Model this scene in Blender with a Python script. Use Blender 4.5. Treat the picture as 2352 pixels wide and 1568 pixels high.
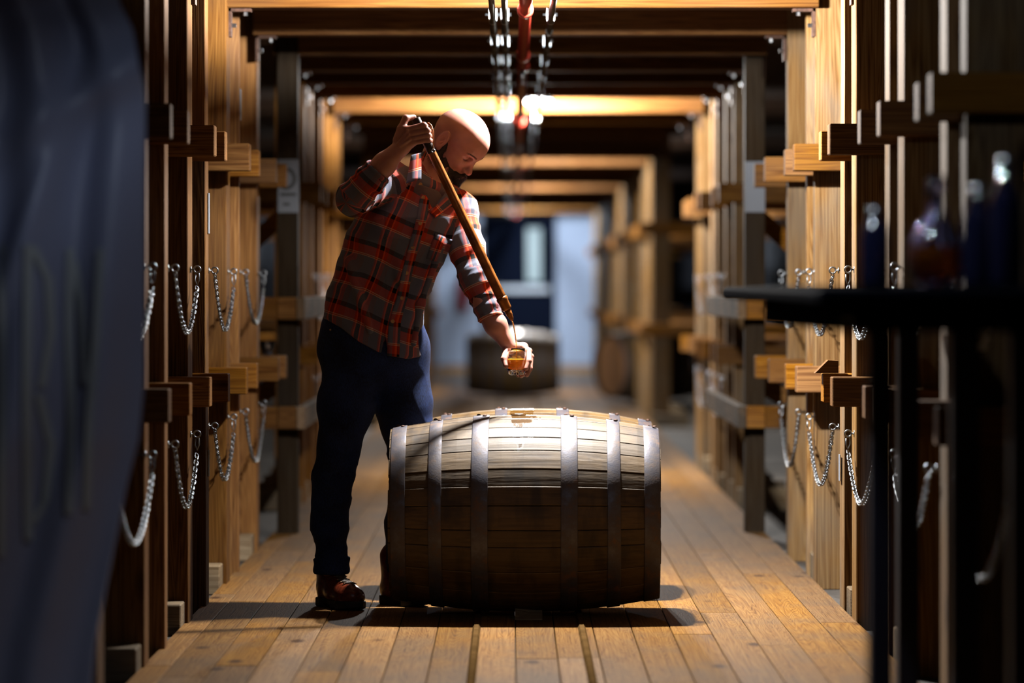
import bpy, bmesh, math, random
import numpy as np
from mathutils import Vector, Matrix
from mathutils.bvhtree import BVHTree
random.seed(7); rng = np.random.default_rng(7)
for o in list(bpy.data.objects): bpy.data.objects.remove(o, do_unlink=True)
SC = bpy.context.scene
COL = SC.collection
PI = math.pi
ALB = .55           # scales base colours down so less light bounces and shade stays deep

# ---------------------------------------------------------------- camera, world, exposure
H = 1.093          # eye height of the camera
FPX = 8820.0       # focal length in pixels at 2352 wide
cd = bpy.data.cameras.new('camera'); cam = bpy.data.objects.new('camera', cd); COL.objects.link(cam)
cam.location = (0, 0, H); cam.rotation_euler = (PI/2, 0, 0)
cd.lens = 135; cd.sensor_width = 36; cd.shift_y = -124/2352
cd.clip_start = 0.1; cd.clip_end = 200
cd.dof.use_dof = True; cd.dof.focus_distance = 12.9; cd.dof.aperture_fstop = 1.9
SC.camera = cam
w = bpy.data.worlds.new('world'); SC.world = w; w.use_nodes = True
w.node_tree.nodes['Background'].inputs[0].default_value = (0.10, 0.13, 0.2, 1)
w.node_tree.nodes['Background'].inputs[1].default_value = 0.05
SC.view_settings.view_transform = 'Standard'; SC.view_settings.look = 'None'
SC.view_settings.exposure = 0.35; SC.view_settings.gamma = 1.0
SC.view_settings.use_curve_mapping = False

LAMP_X, LAMP_Z = 0.144, 2.165
LAMPS = [7.1, 13.17, 22.3, 31.5, 40.0, 51.2]
LAMP_W = [34, 950, 800, 560, 480, 650]
LAMP_ZS = [2.165, 2.165, 2.178, 2.28, 2.28, 2.185]

def P(px, py, Y):                     # a photo pixel at depth Y -> a point of the place
    return np.array([(px-1176)*Y/FPX, Y, H-(py-660)*Y/FPX])

# ---------------------------------------------------------------- object helpers
def mesh_from(name, verts, faces):
    me = bpy.data.meshes.new(name)
    me.from_pydata([tuple(map(float, v)) for v in verts], [], [tuple(map(int, f)) for f in faces])
    me.update(); return me
def link(name, me, mat, parent=None, smooth=False, **props):
    o = bpy.data.objects.new(name, me); COL.objects.link(o)
    if mat is not None and not me.materials: me.materials.append(mat)
    if smooth: me.polygons.foreach_set('use_smooth', [True]*len(me.polygons))
    if parent is not None: attach(o, parent)
    for k, v in props.items(): o[k] = v
    return o
def world_loc(o):
    v = Vector(o.location)
    if o.parent: v = v  # parts are authored in world coordinates, see attach()
    return v
def attach(o, parent):
    o.parent = parent
    o.matrix_parent_inverse = Matrix.Translation(-Vector(parent.get('_base', (0, 0, 0))))
def thing(name, label, cat, loc, group=None):
    o = bpy.data.objects.new(name, None); COL.objects.link(o)
    o.location = loc; o['label'] = label; o['category'] = cat; o['_base'] = tuple(float(v) for v in loc)
    o.empty_display_size = 0.05
    if group: o['group'] = group
    return o
def tag(o, label, cat, group=None):
    o['label'] = label; o['category'] = cat
    if group: o['group'] = group
    return o
def bm_to(name, bm, mat, parent=None, smooth=False, **props):
    bm.normal_update()
    me = bpy.data.meshes.new(name); bm.to_mesh(me); bm.free()
    return link(name, me, mat, parent, smooth, **props)
def add_box(bm, x0, x1, y0, y1, z0, z1, bev=0.0, jit=0.0):
    vs = []
    for x in (x0, x1):
        for y in (y0, y1):
            for z in (z0, z1):
                vs.append(bm.verts.new((x+random.uniform(-jit, jit), y+random.uniform(-jit, jit), z)))
    F = [(0,1,3,2),(4,6,7,5),(0,4,5,1),(2,3,7,6),(0,2,6,4),(1,5,7,3)]
    fs = [bm.faces.new([vs[i] for i in f]) for f in F]
    if bev > 0:
        es = list({e for f in fs for e in f.edges})
        bmesh.ops.bevel(bm, geom=es, offset=bev, segments=1, affect='EDGES')
    return vs
def boxobj(name, x0, x1, y0, y1, z0, z1, mat, parent=None, bev=0.004, jit=0.0, **props):
    bm = bmesh.new(); add_box(bm, min(x0,x1), max(x0,x1), y0, y1, z0, z1, bev, jit)
    bmesh.ops.recalc_face_normals(bm, faces=bm.faces)
    return bm_to(name, bm, mat, parent, **props)
def add_tube(bm, pts, r, n=12, cap=True):
    pts = [Vector(p) for p in pts]; rs = r if hasattr(r, '__len__') else [r]*len(pts)
    t0 = (pts[1]-pts[0]).normalized()
    up = Vector((0,0,1)) if abs(t0.z) < .9 else Vector((1,0,0))
    side = t0.cross(up).normalized(); rings = []
    for i, p in enumerate(pts):
        t = (pts[min(i+1, len(pts)-1)]-pts[max(i-1, 0)]).normalized()
        side = (side - t*side.dot(t)).normalized(); b = t.cross(side)
        rings.append([bm.verts.new(p + (side*math.cos(a)+b*math.sin(a))*rs[i]) for a in [2*PI*k/n for k in range(n)]])
    for a, b in zip(rings, rings[1:]):
        for k in range(n): bm.faces.new((a[k], a[(k+1)%n], b[(k+1)%n], b[k]))
    if cap: bm.faces.new(rings[0][::-1]); bm.faces.new(rings[-1])
def tubeobj(name, pts, r, mat, parent=None, n=12, **props):
    bm = bmesh.new(); add_tube(bm, pts, r, n); bmesh.ops.recalc_face_normals(bm, faces=bm.faces)
    return bm_to(name, bm, mat, parent, True, **props)
def add_lathe(bm, prof, c, n=24, axis='z', close=False):
    rings = []
    for r, h in prof:
        ring = []
        for k in range(n):
            a = 2*PI*k/n; x, y = r*math.cos(a), r*math.sin(a)
            v = (c[0]+x, c[1]+y, c[2]+h) if axis == 'z' else (c[0]+h, c[1]+x, c[2]+y) if axis == 'x' else (c[0]+x, c[1]+h, c[2]+y)
            ring.append(bm.verts.new(v))
        rings.append(ring)
    pairs = list(zip(rings, rings[1:])) + ([(rings[-1], rings[0])] if close else [])
    for a, b in pairs:
        for k in range(n): bm.faces.new((a[k], a[(k+1)%n], b[(k+1)%n], b[k]))
    if not close: bm.faces.new(rings[0][::-1]); bm.faces.new(rings[-1])
def latheobj(name, prof, c, mat, parent=None, n=24, axis='z', close=False, **props):
    bm = bmesh.new(); add_lathe(bm, prof, c, n, axis, close); bmesh.ops.recalc_face_normals(bm, faces=bm.faces)
    return bm_to(name, bm, mat, parent, True, **props)

# ---------------------------------------------------------------- materials
def newmat(name):
    m = bpy.data.materials.new(name); m.use_nodes = True
    nt = m.node_tree; return m, nt, nt.nodes['Principled BSDF']
def N(nt, t, **kw):
    n = nt.nodes.new(t)
    for k, v in kw.items(): setattr(n, k, v)
    return n
def simple(name, col, rough=.5, metal=0, spec=.3, bump=0, bscale=60, var=0, sss=0):
    col = tuple(c*ALB for c in col)
    m, nt, b = newmat(name); L = nt.links.new
    b.inputs['Base Color'].default_value = (*col, 1); b.inputs['Roughness'].default_value = rough
    b.inputs['Metallic'].default_value = metal; b.inputs['Specular IOR Level'].default_value = spec
    if sss:
        b.inputs['Subsurface Weight'].default_value = sss; b.inputs['Subsurface Radius'].default_value = (.012, .004, .002)
    if bump or var:
        tc = N(nt, 'ShaderNodeTexCoord'); no = N(nt, 'ShaderNodeTexNoise'); no.inputs['Scale'].default_value = bscale; no.inputs['Detail'].default_value = 5
        L(tc.outputs['Object'], no.inputs['Vector'])
        if bump:
            bp = N(nt, 'ShaderNodeBump'); bp.inputs['Strength'].default_value = bump; bp.inputs['Distance'].default_value = .003
            L(no.outputs['Fac'], bp.inputs['Height']); L(bp.outputs['Normal'], b.inputs['Normal'])
        if var:
            cr = N(nt, 'ShaderNodeValToRGB'); cr.color_ramp.elements[0].position = .3; cr.color_ramp.elements[1].position = .7
            cr.color_ramp.elements[0].color = (*[c*(1-var) for c in col], 1); cr.color_ramp.elements[1].color = (*[min(1, c*(1+var)) for c in col], 1)
            L(no.outputs['Fac'], cr.inputs['Fac']); L(cr.outputs['Color'], b.inputs['Base Color'])
    return m
def wood(name, axis, dark, mid, light, rough=.8, grey=(.115,.10,.088), greyamt=.3, ring=1.0, knots=True, spec=.07, varm=.4):
    """sawn timber: grain runs along the given axis of the place"""
    dark, mid, light, grey = [tuple(c*ALB for c in q) for q in (dark, mid, light, grey)]; spec *= .6
    m, nt, b = newmat(name); L = nt.links.new
    tc = N(nt, 'ShaderNodeTexCoord'); oi = N(nt, 'ShaderNodeObjectInfo')
    off = N(nt, 'ShaderNodeMath', operation='MULTIPLY'); off.inputs[1].default_value = 37.0; L(oi.outputs['Random'], off.inputs[0])
    add = N(nt, 'ShaderNodeVectorMath', operation='ADD'); L(tc.outputs['Object'], add.inputs[0]); L(off.outputs[0], add.inputs[1])
    def mp(across, along):
        q = N(nt, 'ShaderNodeMapping'); s = [across]*3; s['xyz'.index(axis)] = along
        q.inputs['Scale'].default_value = s; L(add.outputs[0], q.inputs['Vector']); return q.outputs['Vector']
    no = N(nt, 'ShaderNodeTexNoise'); no.inputs['Scale'].default_value = 1; no.inputs['Detail'].default_value = 3; no.inputs['Distortion'].default_value = .5
    L(mp(10, .45), no.inputs['Vector'])
    # growth rings: many bands cut out of the smooth field
    mu = N(nt, 'ShaderNodeMath', operation='MULTIPLY'); mu.inputs[1].default_value = 26*ring; L(no.outputs['Fac'], mu.inputs[0])
    fr = N(nt, 'ShaderNodeMath', operation='PINGPONG'); fr.inputs[1].default_value = .5; L(mu.outputs[0], fr.inputs[0])
    fi = N(nt, 'ShaderNodeTexNoise'); fi.inputs['Scale'].default_value = 1; fi.inputs['Detail'].default_value = 4; L(mp(210, 2.0), fi.inputs['Vector'])
    bl = N(nt, 'ShaderNodeTexNoise'); bl.inputs['Scale'].default_value = 1; bl.inputs['Detail'].default_value = 5; L(mp(5, 2.2), bl.inputs['Vector'])
    sm = N(nt, 'ShaderNodeMath', operation='MULTIPLY_ADD'); sm.inputs[1].default_value = .62; L(fr.outputs[0], sm.inputs[0]); L(fi.outputs['Fac'], sm.inputs[2])
    sm2 = N(nt, 'ShaderNodeMath', operation='MULTIPLY'); sm2.inputs[1].default_value = .90; L(sm.outputs[0], sm2.inputs[0])
    cr = N(nt, 'ShaderNodeValToRGB'); e = cr.color_ramp.elements
    e[0].position = .22; e[0].color = (*dark, 1); e[1].position = .82; e[1].color = (*light, 1)
    k = e.new(.5); k.color = (*mid, 1); L(sm2.outputs[0], cr.inputs['Fac'])
    # weathering
    gm = N(nt, 'ShaderNodeMapRange'); gm.inputs['From Min'].default_value = .45; gm.inputs['From Max'].default_value = .65; gm.inputs['To Max'].default_value = greyamt
    L(bl.outputs['Fac'], gm.inputs['Value'])
    mx = N(nt, 'ShaderNodeMix', data_type='RGBA'); L(gm.outputs[0], mx.inputs['Factor']); L(cr.outputs['Color'], mx.inputs['A']); mx.inputs['B'].default_value = (*grey, 1)
    last = mx.outputs['Result']
    if knots:
        vo = N(nt, 'ShaderNodeTexVoronoi'); vo.inputs['Scale'].default_value = 1; L(mp(4.2, 1.7), vo.inputs['Vector'])
        kr = N(nt, 'ShaderNodeMapRange'); kr.inputs['From Min'].default_value = .05; kr.inputs['From Max'].default_value = .13; kr.inputs['To Min'].default_value = .85; kr.inputs['To Max'].default_value = 0
        L(vo.outputs['Distance'], kr.inputs['Value'])
        m2 = N(nt, 'ShaderNodeMix', data_type='RGBA'); L(kr.outputs[0], m2.inputs['Factor']); L(last, m2.inputs['A']); m2.inputs['B'].default_value = (dark[0]*.5, dark[1]*.4, dark[2]*.4, 1)
        last = m2.outputs['Result']
    # piece to piece variation
    hv = N(nt, 'ShaderNodeHueSaturation')
    vr = N(nt, 'ShaderNodeMapRange'); vr.inputs['To Min'].default_value = 1-varm; vr.inputs['To Max'].default_value = 1+varm*.5; L(oi.outputs['Random'], vr.inputs['Value'])
    L(vr.outputs[0], hv.inputs['Value']); L(last, hv.inputs['Color'])
    sr_ = N(nt, 'ShaderNodeMath', operation='FRACT'); sm3 = N(nt, 'ShaderNodeMath', operation='MULTIPLY'); sm3.inputs[1].default_value = 7.31; L(oi.outputs['Random'], sm3.inputs[0]); L(sm3.outputs[0], sr_.inputs[0])
    s4 = N(nt, 'ShaderNodeMapRange'); s4.inputs['To Min'].default_value = .86; s4.inputs['To Max'].default_value = 1.04; L(sr_.outputs[0], s4.inputs['Value']); L(s4.outputs[0], hv.inputs['Saturation']); L(hv.outputs['Color'], b.inputs['Base Color'])
    b.inputs['Roughness'].default_value = rough; b.inputs['Specular IOR Level'].default_value = spec
    bp = N(nt, 'ShaderNodeBump'); bp.inputs['Strength'].default_value = .35; bp.inputs['Distance'].default_value = .002
    L(sm.outputs[0], bp.inputs['Height']); L(bp.outputs['Normal'], b.inputs['Normal'])
    return m
def emis(name, col, s):
    m, nt, b = newmat(name); b.inputs['Base Color'].default_value = (.02,.02,.02, 1)
    b.inputs['Emission Color'].default_value = (*col, 1); b.inputs['Emission Strength'].default_value = s; return m

D_, M_, L_ = (.050,.015,.0018), (.205,.077,.0085), (.350,.158,.024)
W_post = wood('post wood', 'z', D_, M_, L_, greyamt=.2)
W_postr = wood('weathered post wood', 'z', (.055,.022,.005), (.215,.105,.028), (.37,.225,.085), greyamt=.55, grey=(.2,.17,.13))
W_oldpost = wood('dark weathered post wood', 'z', (.012,.007,.003), (.045,.026,.012), (.07,.05,.03), greyamt=.35, grey=(.05,.045,.04))
W_rail = wood('rail wood', 'x', D_, M_, L_, greyamt=.22)
W_raily = wood('guard rail wood', 'y', D_, (.2,.12,.06), (.32,.22,.13), greyamt=.8, grey=(.075,.068,.06))
W_beam = wood('beam wood', 'x', D_, (.155,.055,.007), (.27,.115,.017), greyamt=.1, ring=.8)
W_block = wood('block wood', 'x', (.1,.05,.02), (.26,.18,.1), (.42,.32,.2), greyamt=.7)
W_plank = wood('floor plank wood', 'y', (.085,.032,.005), (.225,.098,.017), (.32,.163,.037), rough=.75, grey=(.085,.075,.062), greyamt=.32, ring=1.4, spec=.06, varm=.3)
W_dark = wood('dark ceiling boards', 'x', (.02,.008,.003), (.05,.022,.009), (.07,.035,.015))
M_under = simple('dusty subfloor', (.075,.066,.058), .9, bump=.5, bscale=30, var=.4)
M_darkwall = simple('shade dark wall', (.012,.012,.015), .95)  # near-black colour stands in for the shade deep inside the racks
M_zinc = simple('zinc plated steel', (.36,.40,.44), .36, 1, var=.2, bscale=40)
M_iron = simple('rusty iron', (.09,.045,.03), .7, .5, bump=.4, var=.5, bscale=80)
M_bolt = simple('bolt steel', (.55,.57,.6), .35, 1)
M_redpipe = simple('red painted pipe', (.36,.035,.02), .38, 0, bump=.1, var=.2, bscale=20)
M_cond = simple('grey conduit', (.05,.049,.045), .5, .0, var=.25, bscale=12)
M_lens = emis('lamp lens', (.93,.97,1), 14)
M_lampbody = simple('lamp body', (.03,.03,.03), .5)
M_wall = simple('pale painted wall', (.52,.6,.74), .8, var=.06, bscale=3)
M_white = simple('white paper', (.22,.24,.28), .8)
M_black = simple('black paint', (.008,.009,.012), .45)
# ---------------------------------------------------------------- the room
XL, XR = -1.055, 1.129
Y0, Y1 = -1.2, 54.2
bm = bmesh.new(); add_box(bm, -3.2, 3.2, Y0, Y1+.2, -.2, -.03)
floor = bm_to('floor', bm, M_under, kind='structure')
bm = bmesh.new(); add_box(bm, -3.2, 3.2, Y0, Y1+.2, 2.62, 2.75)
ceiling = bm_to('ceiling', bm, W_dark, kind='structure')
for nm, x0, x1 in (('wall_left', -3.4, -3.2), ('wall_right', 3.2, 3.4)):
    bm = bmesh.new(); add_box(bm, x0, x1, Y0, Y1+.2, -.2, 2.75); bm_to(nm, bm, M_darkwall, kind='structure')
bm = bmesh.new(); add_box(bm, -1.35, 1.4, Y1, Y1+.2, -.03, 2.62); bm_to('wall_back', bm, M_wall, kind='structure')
bm = bmesh.new(); add_box(bm, -3.2, -1.35, Y1, Y1+.2, -.03, 2.62); add_box(bm, 1.4, 3.2, Y1, Y1+.2, -.03, 2.62); bm_to('wall_end', bm, M_darkwall, kind='structure')  # outer parts of the pale end wall, coloured dark as if in shade
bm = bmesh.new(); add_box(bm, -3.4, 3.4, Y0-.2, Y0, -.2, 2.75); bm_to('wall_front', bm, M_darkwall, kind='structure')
# wooden floor boards, each a piece of its own, .124 m wide
GAPX = (-.114, .224)
xs = [XL-.02]
wd = .1245
x = -.114 - 8*wd
edges = [x+i*wd for i in range(0, 19)]
edges[0] = XL-.015
plank_mesh = {}
for i in range(len(edges)-1):
    a, b_ = edges[i], edges[i+1]
    y = 7.0 - random.uniform(0, 3.2)
    first = True
    while y < Y1:
        ln = random.choice([2.6, 3.4, 4.2]) if y < 24 else random.choice([5.0, 6.4])
        e = min(y+ln, Y1-.005); g = .0013
        if e - y > .1:
            dz = random.uniform(-.0012, 0)
            boxobj('plank', a+g, b_-g, y+.002, e-.002, -.03, dz, W_plank, floor, bev=.0018)
        y = e + .0001
        if e >= Y1-.01: break
# two low runner rails that guide the barrels down the aisle
for k, gx in enumerate(GAPX):
    bm = bmesh.new()
    for y_a, y_b in ((7.0, 11.0), (11.004, 15.2), (15.204, 24), (24.004, 40), (40.004, Y1-.01)):
        vs = [bm.verts.new((gx+dx, y, z)) for y in (y_a, y_b) for dx, z in ((-.013, 0), (-.007, .009), (.007, .009), (.013, 0))]
        for i in range(4): j = (i+1) % 4; bm.faces.new((vs[i], vs[j], vs[4+j], vs[4+i]))
        bm.faces.new(vs[:4][::-1]); bm.faces.new(vs[4:])
    bmesh.ops.recalc_face_normals(bm, faces=bm.faces)
    bm_to('trim_%d' % (k+1), bm, simple('runner metal %d' % k, (.12,.068,.025), .95, 0, spec=.0, var=.3, bscale=8), kind='structure')
# far door with a slit of daylight behind glass
dx0, dx1 = (1108-1176)*Y1/FPX, (1276-1176)*Y1/FPX
door = boxobj('door_1', dx0, dx1, Y1-.05, Y1-.002, 0, 2.1, simple('navy door', (.006,.009,.02), .9, spec=.02), bev=.005, kind='structure')
wx0, wx1 = (1210-1176)*Y1/FPX, (1242-1176)*Y1/FPX
z0, z1 = H-(648-660)*Y1/FPX, H-(524-660)*Y1/FPX
boxobj('glass_slit', wx0, wx1, Y1-.056, Y1-.049, z0, z1, emis('daylit glass', (.55,.8,.88), .45), door, label='narrow daylit window slit')
boxobj('push_bar', (1128-1176)*Y1/FPX, (1262-1176)*Y1/FPX, Y1-.13, Y1-.07, 1.03, 1.11, simple('brushed bar', (.5,.55,.6), .3, .8), door)
boxobj('bar_mount', (1128-1176)*Y1/FPX, (1150-1176)*Y1/FPX, Y1-.08, Y1-.049, 1.0, 1.14, M_black, door)
boxobj('door_frame', dx0-.07, dx1+.07, Y1-.03, Y1-.001, 2.1, 2.2, M_black, door)
# roof beams with an iron angle bracket at each end
by = [9.55, 11.1, 12.6, 14.22, 15.75, 17.1, 18.4, 19.55, 20.9, 22.75, 24.4]
while by[-1] < 52: by.append(by[-1]+1.62)
for i, y in enumerate(by):
    bmo = boxobj('beam', XL-.01, XR+.01, y, y+.15, 2.13, 2.32, W_beam, ceiling, bev=.004)
    if y < 26:
        for s, xx in ((1, XL), (-1, XR)):
            b2 = bmesh.new()
            add_box(b2, xx, xx+s*.012, y+.05, y+.11, 2.13-.105, 2.13, .001)
            add_box(b2, xx, xx+s*.085, y+.05, y+.11, 2.118, 2.13, .001)
            bmesh.ops.recalc_face_normals(b2, faces=b2.faces)
            bm_to('bracket', b2, M_iron, bmo)
            b3 = bmesh.new()
            add_lathe(b3, [(.009, 0), (.009, -.014), (.004, -.014)], (xx+s*.062, y+.08, 2.118), 6)
            add_lathe(b3, [(.009, 0), (.009, s*.016), (.004, s*.016)], (xx+s*.012, y+.08, 2.068), 6, 'x')
            bmesh.ops.recalc_face_normals(b3, faces=b3.faces)
            bm_to('bolt', b3, M_bolt, bmo)
# boards of the storey above
for i in range(26):
    y = 8+i*.0
for k in range(14):
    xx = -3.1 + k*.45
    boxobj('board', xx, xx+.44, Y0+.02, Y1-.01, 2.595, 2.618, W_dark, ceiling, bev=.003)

# ---------------------------------------------------------------- pipes and lamps under the beams
def pipe(name, x, z, r, mat, label, cat, coup):
    t = thing(name, label, cat, (x, 3, z), 'grey conduits under the beams' if cat == 'conduit' else None)
    tubeobj('tube', [(x, 3, z), (x, Y1-.05, z)], r, mat, t, 16)
    for y in coup:
        bm = bmesh.new(); add_lathe(bm, [(r*1.02, -.05), (r*1.32, -.045), (r*1.32, -.02), (r*1.2, 0), (r*1.32, .02), (r*1.32, .045), (r*1.02, .05)], (x, y, z), 16, 'y')
        bmesh.ops.recalc_face_normals(bm, faces=bm.faces); bm_to('coupling', bm, mat, t, True)
    return t
rp = pipe('sprinkler_pipe', .047, 2.072, .0225, M_redpipe, 'thick red painted pipe running under the middle of the roof beams', 'pipe', [13.55, 16.2, 17.0, 22.6, 28, 34])
for y in (16.9, 20.3, 25.6, 30.6, 36):
    bm = bmesh.new(); add_lathe(bm, [(.006, 0), (.012, -.02), (.012, -.045), (.004, -.05), (.004, -.06), (.016, -.062), (.016, -.065)], (.047, y, 2.05), 10)
    bmesh.ops.recalc_face_normals(bm, faces=bm.faces); bm_to('sprinkler_head', bm, M_bolt, rp, True)
for x, lab in ((-.071, 'thin grey conduit, leftmost of the three under the beams'), (-.027, 'thin grey conduit just left of the red pipe'), (.144, 'thin grey conduit right of the red pipe, carrying the lamps')):
    c = pipe('conduit', x, 2.085, .0112, M_cond, lab, 'conduit', [14.9, 17.9, 20.6, 24, 27, 30])
    for y in by[3:14]:
        bm = bmesh.new()
        n = 12; ring = [bm.verts.new((x+math.cos(PI*k/n+PI)*.0145, yy, 2.085+math.sin(PI*k/n+PI)*.0145)) for yy in (y+.06, y+.085) for k in range(n+1)]
        for k in range(n): bm.faces.new((ring[k], ring[k+1], ring[n+2+k], ring[n+1+k]))
        add_box(bm, x-.0145, x-.012, y+.06, y+.085, 2.085, 2.1295); add_box(bm, x+.012, x+.0145, y+.06, y+.085, 2.085, 2.1295)
        add_tube(bm, [(x-.028, y+.072, 2.108), (x+.024, y+.072, 2.108)], .0035, 6)
        add_lathe(bm, [(.007, 0), (.007, .008)], (x+.016, y+.072, 2.108), 6, 'x')
        bmesh.ops.recalc_face_normals(bm, faces=bm.faces); bm_to('clamp', bm, M_zinc, c)
names = ['', '', 'nearest twin lamp in view, on the conduit above the aisle', 'twin lamp third along the conduit', 'twin lamp fourth along the conduit', 'farthest twin lamp above the aisle']
for k, (ly, lw) in enumerate(zip(LAMPS, LAMP_W)):
    LAMP_Z = LAMP_ZS[k]
    t = thing('ceiling_lamp', ['twin lamp on the conduit over the space before the drape', 'twin lamp on the conduit directly above the two oak barrels', 'nearest twin lamp seen glowing under the beams, right of the red pipe', 'second glowing twin lamp farther along the aisle', 'third glowing twin lamp farther along the aisle', 'farthest twin lamp near the pale end wall'][k], 'lamp', (LAMP_X, ly, 2.12), 'twin lamps along the right conduit')
    boxobj('junction_box', LAMP_X-.03, LAMP_X+.03, ly+.05, ly+.11, LAMP_Z-.02, LAMP_Z+.04, M_lampbody, t, bev=.004)
    for s in (-1, 1):
        cx = LAMP_X + s*.055
        bm = bmesh.new(); add_lathe(bm, [(.012, .05), (.022, .046), (.034, .03), (.038, .006), (.036, .004)], (cx, ly, LAMP_Z), 18, 'z')
        bmesh.ops.recalc_face_normals(bm, faces=bm.faces); bm_to('lamp_head', bm, M_lampbody, t, True)
        bm = bmesh.new(); add_lathe(bm, [(.0345, .006), (.033, -.004), (.022, -.012), (.006, -.015)], (cx, ly, LAMP_Z), 18, 'z')
        bmesh.ops.recalc_face_normals(bm, faces=bm.faces); bm_to('lens', bm, M_lens, t, True)
        ld = bpy.data.lights.new('bulb', 'POINT'); ld.energy = lw/2; ld.color = (1, .965, .92) if 0 < k < 5 else (.74, .85, 1); ld.shadow_soft_size = .022
        lo = bpy.data.objects.new('bulb', ld); COL.objects.link(lo); lo.location = (cx, ly, LAMP_Z-.034)

# ---------------------------------------------------------------- barrel racks (one on each side of the aisle)
def rest_pairs(y):
    out = []
    while y < 52.5:
        out += [(y, .14), (y+.62, .14)]; y += 1.62
    return out
left_posts = [(9.80,.15),(11.06,.15),(11.62,.12),(12.52,.17),(13.18,.14),(14.18,.17),(14.80,.07),(15.9,.15)] + [(19.5,.14),(20.2,.14),(21.05,.14),(21.7,.14)] + rest_pairs(22.9)
right_posts = [(9.54,.12),(9.97,.17),(11.04,.16),(11.49,.17),(12.58,.17),(13.1,.14),(14.27,.09),(14.72,.07),(15.73,.14)] + [(19.5,.14),(20.2,.14),(21.2,.14),(21.7,.14)] + rest_pairs(22.9)
racks = {}
left_posts = [q for q in left_posts if not 24.4 < q[0] < 30.6]; right_posts = [q for q in right_posts if not 24.0 < q[0] < 30.6]
left_posts, right_posts = [[q for q in z_ if not 35.5 < q[0] < 36.8] for z_ in (left_posts, right_posts)]   # second cross opening
for side, posts, X, s in (('left', left_posts, XL, -1), ('right', right_posts, XR, 1)):
    lab = 'long timber barrel rack of posts and rails on the %s side of the aisle' % side
    rk = thing('barrel_rack', lab, 'rack', (X+s*.07, 12, 0)); racks[side] = rk
    for i, (y, d) in enumerate(posts):
        jx = random.uniform(-.004, .004)
        wdt = .15
        boxobj('post', X+jx, X+s*wdt, y, y+d, -.03, 2.6, W_post if s < 0 else W_postr, rk, bev=.003, jit=.0025)
        # rails the barrels roll in on, nailed to the front of each post
        for zz, h in ((.705, .097), (1.522, .1)):
            inner = X - s*(.088+random.uniform(-.014, .012))
            if zz > 1 and 17 < y < 19.0: continue
            zj = random.uniform(-.004, .004)
            boxobj('rail', inner, X+s*1.15, y-.10, y-.002, zz+zj, zz+h+zj, W_rail, rk, bev=.003)
        if i % 2 == 1 or y > 16:
            boxobj('floor_block', X+s*.012, X+s*.30, y-.16, y-.004, -.03, .075+random.uniform(-.01, .012), W_block, rk, bev=.004)
        # deeper row of posts inside the rack
    # braces seen in the opening
    for zb in (.25, 1.0):
        bm = bmesh.new(); y = 17.6
        vs = add_box(bm, X+s*.02, X+s*.5, y, y+.05, zb, zb+.1)
        for v in vs:
            if abs(v.co.x-(X+s*.5)) < .01: v.co.z -= .42 if zb > .5 else .3
            v.co.z += .35
        bmesh.ops.recalc_face_normals(bm, faces=bm.faces); bm_to('brace', bm, W_rail, rk)
    # corner post of the cross opening, standing proud of the others
    if side == 'left': c0, c1, yp = -1.043, -.95, 17.05
    else: c0, c1, yp = 1.04, 1.13, 17.15
    boxobj('post', c0, c1, yp, yp+.1, -.03, 2.6, W_oldpost, rk, bev=.003)
    inx = c1 if side == 'left' else c0
    for zz in (.468, .952):
        boxobj('guard_rail', inx, inx-s*.035, yp-.1, yp+2.7, zz, zz+.098, W_raily, rk, bev=.003)
        boxobj('guard_rail', inx+s*.002, inx+s*.085, yp-.09, yp-.002, zz, zz+.098, W_rail, rk, bev=.003)
        boxobj('guard_rail', inx+s*.087, inx+s*.6, yp-.09, yp-.002, zz, zz+.098, W_rail, rk, bev=.003)
    boxobj('rail', X-s*.09, X+s*1.0, 16.42, 16.52, 1.522, 1.622, W_rail, rk)
    boxobj('rail', X-s*.09, X+s*1.0, 16.38, 16.48, .705, .802, W_rail, rk)
for nm, y_, za, zb in (('left', 13.27, .53, .44), ('left', 14.83, 1.86, 1.74), ('left', 13.27, 1.42, 1.28), ('right', 13.15, .52, .43)):
    X_ = XL if nm == 'left' else XR; s_ = 1 if nm == 'left' else -1
    boxobj('paper_tag', X_+s_*.004, X_+s_*.0065, y_, y_+.05, zb, za, M_white, racks[nm], bev=0, label='small white paper tag')
# paper signs pinned on the two corner posts
def sign(name, label, x0, x1, y, z0, z1, marks):
    t = thing(name, label, 'sign', ((x0+x1)/2, y, z0))
    boxobj('sheet', x0, x1, y, y+.004, z0, z1, M_white, t, bev=0)
    return t
sx = lambda px, Y: (px-1176)*Y/FPX
sz = lambda py, Y: H-(py-660)*Y/FPX
Ys = 17.042
sl = sign('paper_sign', 'white paper sign with bold black characters on the left corner post', sx(638,Ys), sx(686,Ys), Ys, sz(488,Ys), sz(366,Ys), 1)
def flat_ring(name, cx, cz, rx, rz, wdt, y, mat, parent):
    bm = bmesh.new(); n = 28
    for k in range(n):
        pass
    rings = [[bm.verts.new((cx+q*math.cos(2*PI*k/n)*1.0*(rx if q == 1 else rx-wdt)/1.0 if q == 1 else cx+(rx-wdt)*math.cos(2*PI*k/n), yy, cz+(rz if q == 1 else rz-wdt)*math.sin(2*PI*k/n))) for k in range(n)] for yy in (y, y+.001) for q in (1, 0)]
    o0, i0, o1, i1 = rings
    for k in range(n):
        j = (k+1) % n
        bm.faces.new((o0[k], o0[j], i0[j], i0[k])); bm.faces.new((o0[k], o0[j], o1[j], o1[k])); bm.faces.new((i0[k], i0[j], i1[j], i1[k]))
    bmesh.ops.recalc_face_normals(bm, faces=bm.faces); return bm_to(name, bm, mat, parent)
flat_ring('character', sx(658,Ys), sz(410,Ys), .044, .05, .017, Ys-.002, M_black, sl)
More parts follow.
